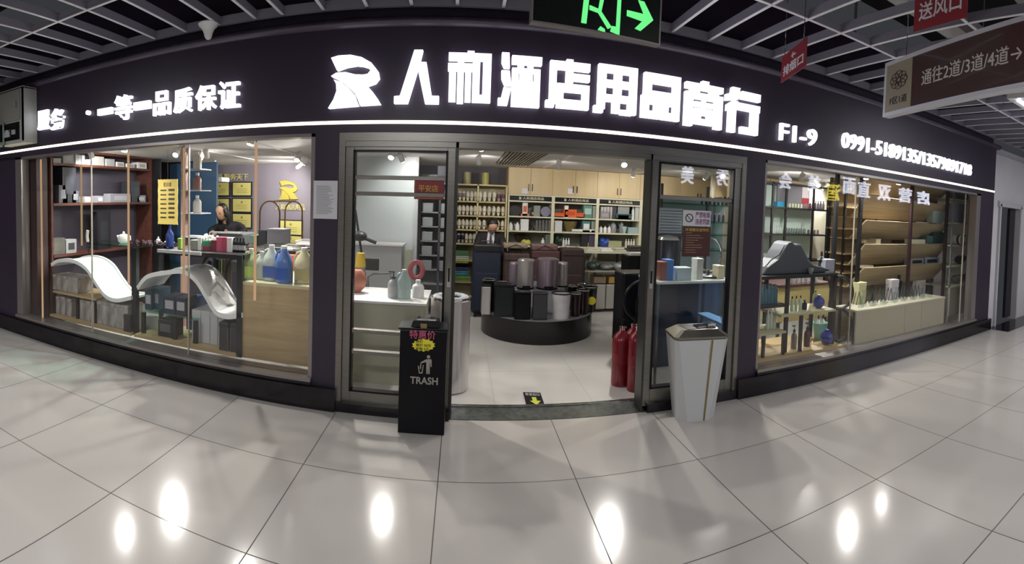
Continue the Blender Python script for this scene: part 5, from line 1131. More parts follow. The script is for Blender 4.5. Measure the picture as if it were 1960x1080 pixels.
sqbin('grey rectangular bin at the front of the round platform', 1021,1050,561,1.97,DGREY,.13)
rbin('white marbled round bin at the front of the round platform', 1057,1092,563,2.08,mat('white marble','d6d6da',.25,noise=.15,scale=6),BLK2)
rbin('dark maroon round bin right of the white marbled one', 1092,1112,562,2.2,mat('dark lacquer','2a1a1e',.15),CHROME)
rbin('dark brown round bin second from the right on the platform', 1104,1128,556,2.32,mat('dark lacquer','2a1a1e',.15),CHROME)
x = rbin('black chrome rimmed bin with a yellow round sticker at the right of the platform', 1113,1142,550,2.45,mat('dark glossy bin','1c2022',.12),CHROME)
st = aty(1133,576,2.3); obj('price_sticker', MB().prism([(st.x+.055*math.cos(q)*(1 if i%2 else .88),st.z+.055*math.sin(q)*(1 if i%2 else .88)) for i,q in enumerate([PI*k/12 for k in range(24)])],2.30,2.305), YEL, x)
rbin('small black bin at the back right of the platform', 1086,1104,548,2.6,BLK2,CHROME); rbin('maroon bin at the back of the platform behind the marbled bin', 1104,1124,545,2.75,mat('dark lacquer','2a1a1e',.15),CHROME)
rbin('glass-like steel bowl bin on the left of the platform', 950,972,541,2.5,CHROME,CHROME); rbin('black chrome rimmed bin at the back left of the platform', 922,948,536,2.45,BLK2,CHROME)
# ---------------------------------------------------------------- right of the doorway: tower, floor machine, extinguishers
t = thing('speaker_tower', 'tall black box with a white book on top, right of the cream table', 'box', (2.6,2.9,0)); x0,x1,z0,z1 = PX(1201,490,1240,590,2.7)
obj('body', MB().box(x0,x1+.1,2.7,3.0,0,z1), BLK2, t, bevel=.01); obj('top_book', MB().box(x0+.05,x1-.02,2.75,2.95,z1,z1+.03), WHITE, t)
gb = thing('grey_bin', 'pale grey round bin behind the extinguishers', 'bin', (1.95,1.6,0)); obj('body', MB().cyl(1.93,1.7,0,.48,.17,n=28), GREY, gb, smooth=True); obj('lid', MB().lathe(1.93,1.7,[(.175,.48),(.17,.52),(.05,.56)],28), BLK2, gb, smooth=True)
t = thing('vacuum_hose', 'black looped hoses beside the right door leaf', 'hose', (1.6,.9,.5)); Y = .9
def arcpx(c, rx, ry, a0, a1, n=14): return [aty(c[0]+rx*math.cos(math.radians(a0+(a1-a0)*k/n)), c[1]-ry*math.sin(math.radians(a0+(a1-a0)*k/n)), Y) for k in range(n+1)]
obj('hose', MB().tube(arcpx((1237,577),42,40,95,215)+[aty(1226,622,Y)],.017,10), BLK2, t, smooth=True); obj('hose_tube', MB().tube(arcpx((1240,592),22,36,95,200)+[aty(1235,635,Y)],.014,10), BLK2, t, smooth=True)
obj('machine_body', MB().box(1.62,1.95,1.1,1.4,.2,.95).cyl(1.78,1.25,.0,.2,.14), BLK2, t, bevel=.02)
def extinguisher(label, px, top, bot, Y, hose=False):
    q = aty(px,top,Y); x = q.x; r = .085; zt = q.z; t = thing('fire_extinguisher', label, 'fire extinguisher', (x,Y,0))
    obj('cylinder', MB().lathe(x,Y,[(r*.95,0),(r,.02),(r,zt-.1),(r*.85,zt-.05),(r*.4,zt-.01),(r*.3,zt)],28), RED, t, smooth=True)
    obj('valve', MB().cyl(x,Y,zt,zt+.04,.022,n=12).box(x-.03,x+.04,Y-.01,Y+.01,zt+.02,zt+.035), CHROME, t)
    obj('handle', MB().tube([(x,Y,zt+.03),(x+.01,Y,zt+.1)],.012,8), BLK2, t)
    obj('front_label', MB().lathe(x,Y,[(r*1.005,zt*.42),(r*1.005,zt*.60)],28), '7a1824', t, smooth=True)
    if hose: obj('hose', MB().tube([(x+.03,Y,zt+.03),(x+.07,Y-.05,zt-.05),(x+.03,Y-.1,zt-.2),(x-.02,Y-.1,zt-.35),(x-.04,Y-.1,zt-.42)],.011,8), BLK2, t, smooth=True)
    return t
extinguisher('red fire extinguisher at the left, nearest the doorway floor', 1191, 632, 735, .62); extinguisher('red fire extinguisher in front with a black hose, against the door frame', 1222, 632, 740, .46, True); extinguisher('red fire extinguisher half hidden behind the other two', 1213, 627, 720, .75)
# ---------------------------------------------------------------- behind the right door: glass counter, rack, towel warmer
gc = thing('glass_counter', 'glass display counter with white shelves behind the right door leaf', 'counter', (2.1,.6,0)); gz = aty(1320,536,.6).z; xa, xb = aty(1252,536,.6).x, aty(1397,536,.6).x
obj('top', MB().box(xa,xb,.5,1.0,gz-.02,gz), mat('counter white glass','c9d4d2',.15), gc); obj('front_pane', MB().box(xa,xb-.12,.5,.508,.45,gz-.02), BGLASS, gc)
for x in (xa, xb-.12, xb-.02): obj('post', MB().box(x,x+.02,.5,.52,0,gz-.02), ALU, gc)
for z in (.2,.36,.52): obj('shelf', MB().box(xb-.14,xb,.5,1.0,z,z+.015), WHITE, gc)
obj('back_panel', MB().box(xa,xb-.14,.98,1.0,0,gz-.02), '273850', gc)
def onc(px0, px1, h, m, lb, cat='box', Y=.6, panel=None): a,b = aty(px0,520,Y).x, aty(px1,520,Y).x; return carton(cat.replace(' ','_'), lb, cat, a,b,Y,Y+.12,gz,gz+h,m,panel)
onc(1263,1276,.17,'8f5a50','reddish brown upright folder on the glass counter','folder'); onc(1276,1289,.19,'4a78b8','blue upright folder on the glass counter','folder'); onc(1297,1324,.12,'b3c6ce','pale blue card box in the middle of the glass counter','box',.56); onc(1375,1387,.13,'c9c4a8','cream cup box at the right of the glass counter'); onc(1334,1346,.2,'d0d2cc','white notched card on the glass counter','card')
tr = thing('towel_ring_stand', 'chrome ring stand on the glass counter behind the rules notice', 'ring stand', (2.4,.8,gz)); Y=.75; q = aty(1358,487,Y); bx = aty(1355,530,Y)
obj('ring', MB().tube([(q.x+.14*math.cos(a), Y, q.z+.17*math.sin(a)) for a in [PI*k/16 for k in range(32)]],.009,8,True), CHROME, tr, smooth=True); obj('base', MB().lathe(bx.x,Y,[(.13,gz),(.12,gz+.02),(.02,gz+.03),(.012,gz+.06),(.012,q.z-.15)],24), DGREY, tr, smooth=True)
rk = thing('steel_rack', 'grey metal rack with green glass shelves behind the right door', 'rack', (2.6,2.4,0)); Y = 2.2; xa, xb = aty(1262,450,Y).x, aty(1408,450,Y).x
for x in (xa,(xa+xb)/2+.1,xb-.03): obj('post', MB().box(x,x+.03,Y,Y+.03,0,1.95), DGREY, rk)
rzs = [aty(1340,y,Y).z for y in (392,425,450,480)]
for z in rzs: obj('shelf', MB().box(xa,xb,Y,Y+.35,z-.01,z+.01), GGLASS, rk)
obj('back_panel', MB().box(xa,xb,Y+.35,Y+.36,0,1.8), mat('rack back panel','84909c',.5), rk)
for k in range(7): bottle('bottle','small dark bottle in the long row on the steel rack behind the right door','bottle',xb-.5+.065*k,Y+.1,rzs[0]+.01,.12,.018,M_('3a4a48'),group='dark bottles on the steel rack top row')
for k in range(6): bottle('bottle','small violet bottle in the row on the second shelf of the steel rack','bottle',xb-.5+.07*k,Y+.1,rzs[1]+.01,.12,.018,M_('5a4a66'),group='violet bottles on the steel rack')
a,b = aty(1283,465,1.4).x, aty(1306,465,1.4).x
t = thing('water_urn', 'dark steel urn behind the glass counter, left of the notices', 'urn', (aty(1284,470,1.3).x,1.4,0)); x = aty(1286,470,1.3).x; obj('body', MB().cyl(x,1.42,.95,1.28,.14,n=28), mat('dark urn steel','5a5c66',.2,.9), t, smooth=True); obj('lid', MB().lathe(x,1.42,[(.145,1.28),(.12,1.31),(.02,1.33)],28), CHROME, t, smooth=True); obj('stand', MB().box(x-.2,x+.2,1.25,1.6,0,.95), DGREY, t)
for k in range(14): pass
t = thing('linen_stack', 'stack of pale blue folded linen behind the right door glass', 'linen', (aty(1283,420,1.7).x,1.8,0)); x0,x1 = aty(1264,430,1.7).x, aty(1305,430,1.7).x; zb = 1.33; zt = aty(1283,398,1.7).z
for k in range(9):
    z0 = zb+(zt-zb)*k/9; z1 = zb+(zt-zb)*(k+1)/9-.003; r_=(z1-z0)/2; obj('folded_sheet', MB().prism([(1.7+r_-r_*math.sin(q), (z0+z1)/2+r_*math.cos(q)) for q in [PI*j/6 for j in range(7)]]+[(2.0,z0),(2.0,z1)], x0, x1, 'x'), 'a2aebb', t, smooth=True)
obj('table', MB().box(x0-.02,x1+.02,1.68,2.05,1.3,1.33).box(x0,x0+.03,1.7,1.73,0,1.3).box(x1-.03,x1,1.7,1.73,0,1.3).box(x0,x0+.03,2.0,2.03,0,1.3).box(x1-.03,x1,2.0,2.03,0,1.3), DGREY, t)
# ---------------------------------------------------------------- right window
sh = thing('black_shelving', 'black framed shelving with bottles at the back of the right window', 'shelving', (4.7,2.2,0)); Y=2.2
vx = [aty(p,430,Y).x for p in (1440,1478,1504,1556,1584)]; hz = [aty(1530,y,Y).z for y in (355,400,450,500)]
for x in vx: obj('post', MB().box(x-.015,x+.015,Y,Y+.03,0,hz[0]+.02), BLACK, sh)
for z in hz[:4]+[.7]: obj('shelf', MB().box(vx[0],vx[-1],Y,Y+.35,z-.012,z+.012), BLACK, sh)
obj('back_panel', MB().box(vx[0],vx[-1],Y+.35,Y+.36,.0,hz[0]), mat('misty back panel','c9dcd4',.5), sh)
t = thing('poster_panel', 'grey paper board leaning on the top shelf of the black shelving', 'board', (4.3,2.3,hz[1])); x0,x1,z0,z1 = PX(1488,351,1550,392,2.3); obj('sheet', MB().box(x0,x1,2.3,2.32,hz[1]+.012,z1), '6f6d75', t); obj('red_label', MB().box(x1-.16,x1-.02,2.295,2.3,z1-.3,z1-.22), 'a0353c', t); obj('white_label', MB().box(x1-.16,x1-.02,2.295,2.3,z1-.21,z1-.03), 'c9bfc4', t)
Y2 = Y+.06
def onr(px, r_, h, w_, m, lb, grp, pump=False): bottle('bottle', lb, 'bottle', aty(px,430,Y2).x, Y2+.05, hz[r_]+.012, h, w_, M_(m), cap=BLK2 if grp and 'dark' in grp else WHITE, pump=pump, group=grp)
carton('box','bright cyan box on the black shelving','box',aty(1488,395,Y2).x,aty(1502,395,Y2).x,Y2,Y2+.1,hz[1]+.012,hz[1]+.09,'3aa0c8')
for k in range(6): onr(1508+5.5*k,1,.09,.02,'b9c4a0','small pale green bottle in the row beside the cyan box','pale green bottles by the cyan box')
for k in range(4): onr(1543+5*k,1,.12,.02,'7a4a50','small maroon bottle in the row right of the pale green ones','maroon bottles on the black shelving')
for k in range(4): onr(1563+5*k,1,.14,.02,'4a4450','dark slim bottle at the right end of the top bottle row','dark slim bottles at the right end')
for k in range(5): onr(1484+4.5*k,2,.12,.02,'d4e4dc','clear white bottle in the left row of the second bottle shelf','clear white bottles on the second shelf')
for k in range(8): onr(1510+5*k,2,.11,.018,'5f7068','small grey-green bottle in the middle row of the second bottle shelf','grey-green bottles on the second shelf')
for k in range(4): onr(1552+6*k,2,.09,.018,'6a5a58','small brown bottle at the right of the second bottle shelf','brown bottles on the second shelf')
struct('wall_right_partition', MB().box(5.3,6.4,2.62,2.7,0,2.2), mat('cream partition','ddd8c4',.6))
t = thing('yellow_poster', 'yellow vertical lettering on the cream wall beside the black shelving', 'wall lettering', (5.5,2.58,1.2))
for k,ch in enumerate('诚信经营服务'):
    x0,x1,z0,z1 = PX(1590,352+24*k,1602,372+24*k,2.58); obj('character', text(MB(), ch, lambda u,v,w:(x0+(x1-x0)*u,2.6-.01*w,z0+(z1-z0)*v),.01), 'c4cc3a', t)
# black ring stand with shelf and dark sculpted cushion on top
bs = thing('ring_stand', 'black metal display stand with big ring sides in the right window', 'display stand', (3.3,.35,.225)); Y=.22
def ringpx(c, rx, ry, a0=0, a1=360, n=28, Y=Y): return [aty(c[0]+rx*math.cos(math.radians(a0+(a1-a0)*k/n)), c[1]-ry*math.sin(math.radians(a0+(a1-a0)*k/n)), Y) for k in range(n+1)]
obj('ring', MB().tube(ringpx((1606,560),26,31,100,-100),.018,8), BLACK, bs, smooth=True); obj('ring', MB().tube(ringpx((1604,622),26,31,100,-100),.018,8), BLACK, bs, smooth=True)
obj('ring', MB().tube(ringpx((1574,560),16,34,90,-90,Y=.6),.014,8), BLACK, bs, smooth=True)
p0 = aty(1458,530,Y); p1 = aty(1605,520,Y); tz = p0.z; obj('top_shelf', MB().box(p0.x,p1.x,Y,Y+.4,tz-.03,tz), BLACK, bs)
for px in (1508,1598): x = aty(px,580,Y).x; obj('post', MB().box(x-.018,x+.018,Y,Y+.03,.225,tz-.03), BLACK, bs); obj('post', MB().box(x-.018,x+.018,Y+.36,Y+.39,.225,tz-.03), BLACK, bs)
z2 = aty(1480,585,Y).z; obj('side_shelf', MB().box(aty(1456,585,Y).x,aty(1508,585,Y).x,Y,Y+.35,z2-.025,z2), BLACK, bs)
z3 = aty(1560,597,.16).z; obj('mid_shelf', MB().box(aty(1496,597,.16).x,aty(1600,597,.16).x,.16,.55,z3-.02,z3), mat('pale wood shelf','b3ae8c',.4), bs)
x = aty(1535,640,.16).x; obj('post', MB().box(x-.015,x+.015,.17,.2,.225,z3-.02), BLACK, bs)
z4 = aty(1480,637,.16).z; obj('low_table', MB().box(aty(1453,637,.16).x,aty(1505,637,.16).x,.16,.5,z4-.02,z4), mat('pale wood shelf','b3ae8c',.4), bs)
for px in (1464,1502): x = aty(px,660,.16).x; obj('leg', MB().box(x-.012,x+.012,.17,.2,.225,z4-.02), BLACK, bs)
obj('deck', MB().box(2.52,aty(1612,680,.16).x,.13,.75,.225,.25), OAK, bs)
ms = thing('grey_kneeling_cushion', 'dark grey peaked sculptural form on the ring stand top', 'sculpted form', (3.2,.35,tz)); Y3=.30
mp = [(1460,530),(1470,512),(1490,497),(1500,480),(1509,466),(1518,462),(1522,468),(1534,467),(1540,478),(1549,497),(1560,507),(1590,516),(1592,524)]
mpw = [(aty(a,b,Y3).x, max(tz,aty(a,b,Y3).z)) for a,b in mp]; mpw[0] = (mpw[0][0],tz); mpw[-1] = (mpw[-1][0],tz)
obj('body', MB().prism(mpw, Y3, Y3+.25), mat('slate rubber','3a404a',.6), ms, bevel=.02)
obj('wire_edge', MB().tube([aty(a,b,Y3-.03) for a,b in ((1464,512),(1476,498),(1492,488),(1502,470))],.006,6), CHROME, ms)
bowl('small_cup','silver espresso cup on the dark sculpted form','cup',aty(1548,515,.3).x,.27,tz,.06,.035,GREY)
t = thing('coffee_dripper','black dripper stand on the ring stand shelf','dripper',(aty(1572,500,.4).x,.4,tz)); x = aty(1572,500,.4).x; obj('body', MB().lathe(x,.4,[(.05,tz),(.04,tz+.02),(.03,tz+.1),(.05,tz+.13),(.015,tz+.17),(.01,tz+.22)],16), BLACK, t, smooth=True)
a,b = aty(1580,520,.3).x, aty(1597,520,.3).x; carton('box','pale grey card box at the right end of the ring stand top','box',a,b,.3,.4,tz,tz+.14,'9a9ca8')
for k in range(5): bottle('bottle','teal bottle in the row of five on the side shelf of the ring stand','bottle',aty(1461+6.5*k,560,.3).x,.33,z2,.19,.028,M_('3a6a7a'),cap='4f7f8c',group='teal bottles on the ring stand')
yb = thing('yellow_drawer_box', 'pale yellow wooden drawer table behind the ring stand', 'table', (3.4,1.0,0)); x0,x1,z0,z1 = PX(1490,548,1586,612,.9)
obj('body', MB().box(x0,x1,.9,1.4,z0,z1), 'c9b878', yb); obj('top', MB().box(x0-.02,x1+.02,.88,1.42,z1,z1+.03), '4a2c2c', yb)
for x in (x0+.02,x1-.04):
    for y in (.92,1.36): obj('leg', MB().box(x,x+.03,y,y+.03,0,z0), DGREY, yb)
for k in range(7): bowl('wine_glass' if False else 'drinking_glass','clear drinking glass in the row on the yellow drawer table','glass',aty(1512+9*k,545,.95).x,1.0,z1+.03,.12,.03,mat('frosted glass','bfc9c6',.15),'drinking glasses on the drawer table')
for k,px in enumerate((1516,1524,1532)): bottle('bottle','slim clear bottle with a black cap on the ring stand middle shelf','bottle',aty(px,580,.3).x,.3,z3,.15,.018,M_('b9c4a8'),cap=BLK2,group='black capped bottles on the middle shelf')
bottle('bottle','short black bottle on the ring stand middle shelf','bottle',aty(1540,580,.3).x,.3,z3,.10,.028,BLK2,cap=BLK2)
bottle('lotion_bottle','tall pale bottle with yellow flowers behind the blue ball','bottle',aty(1560,580,.4).x,.4,z3,.18,.03,M_('a8ac5a'),cap='b8a83a')
def ball(label, px, py, Y, r, z): 
    x = aty(px,py,Y).x; t = thing('glass_ball', label, 'ball', (x,Y,z)); obj('globe', MB().ell((x,Y,z+r*.95),r,r,r,24,14), mat('cobalt glass','26348f',.08,coat=.6), t, smooth=True); obj('neck', MB().cyl(x,Y,z+r*1.85,z+r*2.15,r*.3,n=12), '26348f', t, smooth=True)
ball('cobalt blue glass ball on the middle shelf of the ring stand', 1567, 585, .3, .065, z3); ball('larger cobalt blue glass ball on the wooden deck', 1582, 650, .25, .075, .25)
bottle('pump_bottle','grey pump bottle on the deck of the ring stand','bottle',aty(1520,645,.3).x,.3,.25,.24,.032,M_('8f8f92'),cap=DGREY,pump=True); bottle('pump_bottle','brown speckled pump bottle on the deck beside the grey one','bottle',aty(1545,640,.3).x,.3,.25,.25,.034,M_('4a2f33'),cap=DGREY,pump=True)
for k in range(3): bottle('bottle','clear tall bottle in the trio on the low table','bottle',aty(1470+6*k,610,.3).x,.3,z4,.2,.02,mat('clear bottle','c4ccb9',.15),group='clear bottles on the low table')
t = thing('bucket', 'mint striped bucket holding two white bottles behind the blue ball', 'bucket', (aty(1569,640,.45).x,.45,.25)); x = aty(1569,640,.45).x
obj('body', MB().lathe(x,.45,[(.06,.25),(.085,.44),(.08,.44),(.055,.27)],20), '7fb8aa', t, smooth=True)
for dx in (-.03,.04): bottle('bottle','white dark-capped bottle standing in the mint bucket','bottle',x+dx,.45,.28,.24,.025,WHITE,cap=DGREY,group='bottles in the mint bucket')
# tall pale wooden slanted shelving and the long counter
tw = thing('slanted_shelving', 'tall pale wood shelving with slanted boards and black posts at the right', 'shelving', (4.9,.9,0))
TY0, TY1 = .75, 1.35
for px in (1606,): pass
pxs = (1620,1632,1690,1738,1800)
for px in (1600,1647): x = aty(px,450,.45).x; obj('post', MB().box(x-.02,x+.02,.45,.49,.0,2.15), BLACK, tw)
for px in (1744,1812): x = aty(px,450,.45).x; obj('post', MB().box(x-.02,x+.02,.45,.49,.0,2.15), mat('dark red metal','2c1a1c',.4), tw)
xa, xb = aty(1652,450,.55).x, aty(1812,450,.55).x
for i,(yt,yb) in enumerate(((330,376),(379,421),(424,459),(468,505),(511,543))):
    z1 = aty(1700,yt,.5).z; z0 = aty(1700,yb,.78).z; z1 = min(z1, 2.16)
    obj('slanted_board', MB().add([(xa,.50,z1),(xb,.50,z1),(xb,.52,z1+.004),(xa,.52,z1+.004),(xa,.78,z0),(xb,.78,z0),(xb,.80,z0+.012),(xa,.80,z0+.012)],[(0,1,2,3),(4,7,6,5),(0,4,5,1),(3,2,6,7),(0,3,7,4),(1,5,6,2)]), OAKW, tw)
    obj('ledge', MB().box(xa,xb,.80,1.15,z0,z0+.012), OAKL, tw)
obj('back_board', MB().box(xa,xb,1.15,1.17,0,2.15), OAKW, tw)
tw2 = thing('side_shelving', 'pale green-edged wooden shelves seen end-on left of the slanted shelving', 'shelving', (4.2,1.2,0))
xs0, xs1 = aty(1612,450,.9).x, aty(1652,450,.9).x+.25
for y in (350,396,437,484,520): z = aty(1630,y,.9).z; obj('shelf', MB().box(xs0,xs1,.85,1.2,z-.02,z), OAKL, tw2)
for y in (.87,1.15): obj('post', MB().box(xs0,xs0+.03,y,y+.03,0,2.15), BLACK, tw2); obj('post', MB().box(xs1-.03,xs1,y,y+.03,0,2.15), BLACK, tw2)
obj('back_panel', MB().box(xs0+.03,xs1-.03,1.18,1.2,0,2.15), WHITE, tw2)
lc_ = thing('long_counter', 'long pale grooved counter along the right window', 'counter', (4.9,.3,.225)); Y=.15; zt = aty(1700,586,Y).z
xs = [aty(px,620,Y).x for px in (1638,1731,1763,1806)]
for a,b in zip(xs,xs[1:]): obj('front_panel', MB().box(a+.003,b-.003,Y,Y+.02,.225,zt-.02), mat('counter grey beige','b0a892',.4,noise=.06,scale=10,stretch=(20,1,1)), lc_)
obj('top', MB().box(xs[0],xs[-1],Y-.01,Y+.35,zt-.02,zt), mat('counter beige top','c2bca8',.3), lc_)
# glass ornaments crowding on the counter top
for k in range(15):
    x = xs[0]+.2+k*(xs[-1]-xs[0]-.3)/15; h = .13+.05*(k%3)
    t = thing('glass_carafe', 'clear glass carafe in the crowded row on the long counter', 'carafe', (x,Y+.12,zt), 'glass carafes on the long counter')
    obj('body', MB().lathe(x,Y+.12+.05*(k%2),[(.035,zt),(.04,zt+h*.3),(.014,zt+h*.6),(.014,zt+h*.85),(.03,zt+h)],14), CGLASS, t, smooth=True)
for k in range(9):
    x = xs[0]+.3+k*.15; t = thing('dark_wire_holder', 'dark slanted wire holder between the glass carafes', 'holder', (x,Y+.25,zt), 'wire holders on the long counter')
    obj('frame', MB().tube([(x-.04,Y+.25,zt),(x,Y+.25,zt+.16),(x+.04,Y+.25,zt)],.006,6).tube([(x-.04,Y+.3,zt),(x,Y+.3,zt+.16),(x+.04,Y+.3,zt)],.006,6), DGREY, t)
t = thing('black_grinder','black bottle holder standing behind the glassware by the dark post','holder',(aty(1722,550,.5).x,.5,zt)); x=aty(1722,550,.5).x; obj('body', MB().box(x-.05,x+.05,.5,.55,zt-.0,zt+.22).cyl(x,.52,zt+.22,zt+.3,.02), BLK2, t)
for k,(px,m,lb) in enumerate(((1650,'c9c698','cream cup stack at the left of the long counter'),(1712,'c8c2c6','white patterned carton behind the glass carafes'))):
    a = aty(px-6,560,.4).x; b = aty(px+8,560,.4).x; carton('carton',lb,'carton',a,b,.4,.5,zt,zt+.26,m)
# boxes standing on the slanted boards (their backs rest on the ledge)
def onb(px0,px1,py0,py1,m,lb,cat='box',panel=None): x0,x1,z0,z1 = PX(px0,py0,px1,py1,.6); return carton(cat.replace(' ','_'),lb,cat,x0,x1,.6,.72,z0,z1,m,panel)
for px0,px1,py0,py1,m,lb,p in ((1656,1676,459,466,'8d8168','low beige box at the left of the middle slanted board','6a5f4a'),(1677,1686,458,467,'d9d4b8','small cream box on the middle slanted board',None),(1687,1706,459,467,'3a2a20','dark brown box on the middle slanted board',None),(1744,1771,459,467,'e3dfc2','long cream box right of the dark post, middle board',None),(1655,1672,509,514,'e0dcc0','flat cream box at the left of the lowest slanted board',None),(1743,1768,495,508,'8a8682','grey box with a small dark emblem, left of its pair',BLACK),(1771,1797,493,507,'86909a','blue-grey box with a small dark emblem, right of its pair',BLACK),(1774,1786,452,466,'4f6a60','green box right of the dark posts on the middle board',None),(1787,1811,445,466,'2f4a4a','dark green box beside the second dark post',None),(1786,1814,402,428,'b3c4be','pale mint gift box on the upper right shelf',None)):
    onb(px0,px1,py0,py1,m,lb,'box',p)
# far right steel rack
fr_ = thing('end_rack', 'cream shelf rack with bags at the far right of the window', 'rack', (6.0,.6,0)); xa, xb = aty(1822,450,.4).x, aty(1858,450,.4).x
ez = [aty(1840,y,.4).z for y in (382,427,469,508,545)]
for z in ez: obj('shelf', MB().box(xa,xb,.4,.85,z-.02,z), WS, fr_)
for x in (xa,xb-.02): obj('post', MB().box(x,x+.02,.4,.42,0,2.1), GREY, fr_)
obj('lower_panel', MB().box(xa,xb,.38,.40,.225,ez[4]-.02), 'a39c8a', fr_)
def one(k,px0,px1,h,m,lb,cat='box'): a,b = aty(px0,450,.45).x, aty(px1,450,.45).x; return carton(cat,lb,cat,a,b,.45,.6,ez[k],ez[k]+h,m)
one(1,1824,1846,.3,'9a98a4','large lilac-grey carton on the upper shelf of the end rack','carton'); one(0,1826,1850,.12,'6a6a60','dark wire basket on top of the end rack','basket'); 
for k,(px,lb) in enumerate(((1834,'white rolled towel with a dark band on the end rack, left'),(1845,'white rolled towel with a dark band on the end rack, right'))):
    x = aty(px,460,.5).x; t = thing('towel_roll', lb, 'towel', (x,.5,ez[2])); obj('roll', MB().tube([(x,.42,ez[2]+.08),(x,.6,ez[2]+.08)],.075,16), WHITE, t, smooth=True); obj('band', MB().tube([(x,.45,ez[2]+.08),(x,.49,ez[2]+.08)],.077,16), DGREY, t, smooth=True)
for k,(m,lb) in enumerate((('3a3a3c','black bag on the third shelf of the end rack'),('8f8f86','grey folded bundle on the fourth shelf of the end rack'),('5c6a3f','olive bundle at the bottom shelf of the end rack'))):
    x = aty(1842,500,.5).x; z = ez[3] if k == 0 else ez[4]; x += (0,-.1,.12)[k]; t = thing('bundle', lb, 'bundle', (x,.5,z)); obj('folds', MB().ell((x,.55,z+.07),.12 if k==0 else .09,.08,.07,12,8).ell((x+.03,.5,z+.1),.07,.06,.05,10,7), m, t, smooth=True)
t = thing('teal_panel', 'narrow teal board at the foot of the end rack', 'board', (aty(1852,600,.4).x,.33,.225)); x = aty(1850,600,.33).x; obj('panel', MB().box(x-.03,x+.03,.33,.345,.225,.66), '5f8f8a', t)
# ---------------------------------------------------------------- people
SKIN = mat('skin','c49a80',.55); HAIR = mat('hair','15100f',.45)
def skin_body(name, joints, edges, m, par, sub=2):
    me = bpy.data.meshes.new(name); base = ABS[par]
    me.from_pydata([tuple(Vector(j[:3])-base) for j in joints], edges, [])
    o = bpy.data.objects.new(name, me); COL.objects.link(o); o.parent = par; ABS[o] = base
    sk = o.modifiers.new('skin','SKIN'); sv = me.skin_vertices[0].data
    for i,j in enumerate(joints): r = j[3]; sv[i].radius = r if isinstance(r, tuple) else (r, r); sv[i].use_root = (i == 0)
    s = o.modifiers.new('sub','SUBSURF'); s.levels = sub; s.render_levels = sub; me.materials.append(m)
    dg = bpy.context.evaluated_depsgraph_get(); dg.update(); ev = bpy.data.meshes.new_from_object(o.evaluated_get(dg))
    o.modifiers.clear(); o.data = ev; ev.name = name
    ev.polygons.foreach_set('use_smooth', [True]*len(ev.polygons))
    return o
def head(mb, c, s=1.0, yaw=0, pitch=0):
    x,y,z = c; n = 20; vs=[]; rows=[(-.115,.02,.03),(-.105,.045,.055),(-.085,.058,.072),(-.05,.068,.085),(-.01,.074,.092),(.03,.077,.096),(.07,.072,.09),(.10,.055,.07),(.12,.02,.03)]
    m2 = MB(); prof=[]
    for dz,rx,ry in rows:
        for i in range(n):
            a = 2*PI*i/n; px, py = rx*math.cos(a), ry*math.sin(a)
            f = max(0,-math.sin(a))**10; py -= f*(.018 if abs(dz+.03)<.03 else .0); px_ = px
            vs.append((px_, py+.0, dz))
    fs=[(j*n+i,j*n+(i+1)%n,(j+1)*n+(i+1)%n,(j+1)*n+i) for j in range(len(rows)-1) for i in range(n)]+[tuple(range(n)),tuple(range((len(rows)-1)*n,len(rows)*n))]
    m2.add(vs,fs)
    m2.add([(-.012,-.09,-.045),(.012,-.09,-.045),(0,-.118,-.04),(0,-.088,.01)],[(0,1,2),(0,2,3),(2,1,3)])
    for sx_ in (-1,1): m2.ell((sx_*.077,.005,-.01),.012,.02,.032,8,6)
    R_ = Matrix.Rotation(yaw,3,'Z') @ Matrix.Rotation(pitch,3,'X')
    m2.xf(lambda a,b,c_: tuple(R_@Vector((a*s,b*s,c_*s))+Vector(c))); mb.add(m2.v,m2.f); return R_, s
def face(par, c, R_, s):
    T = lambda a,b,c_: tuple(R_@Vector((a*s,b*s,c_*s))+Vector(c))
    for sx_ in (-1,1):
        obj('eye', MB().ell((sx_*.03,-.086,.005),.012,.006,.006,8,6).xf(T), '1c1412', par, smooth=True)
        obj('eyebrow', MB().box(sx_*.03-.017,sx_*.03+.017,-.094,-.088,.02,.026).xf(T), HAIR, par)
    l = MB().ell((0,-.086,-.07),.022,.006,.007,10,6); l.xf(T); obj('mouth', l, 'a0605a', par, smooth=True)
def hand(mb_pts, par): pass
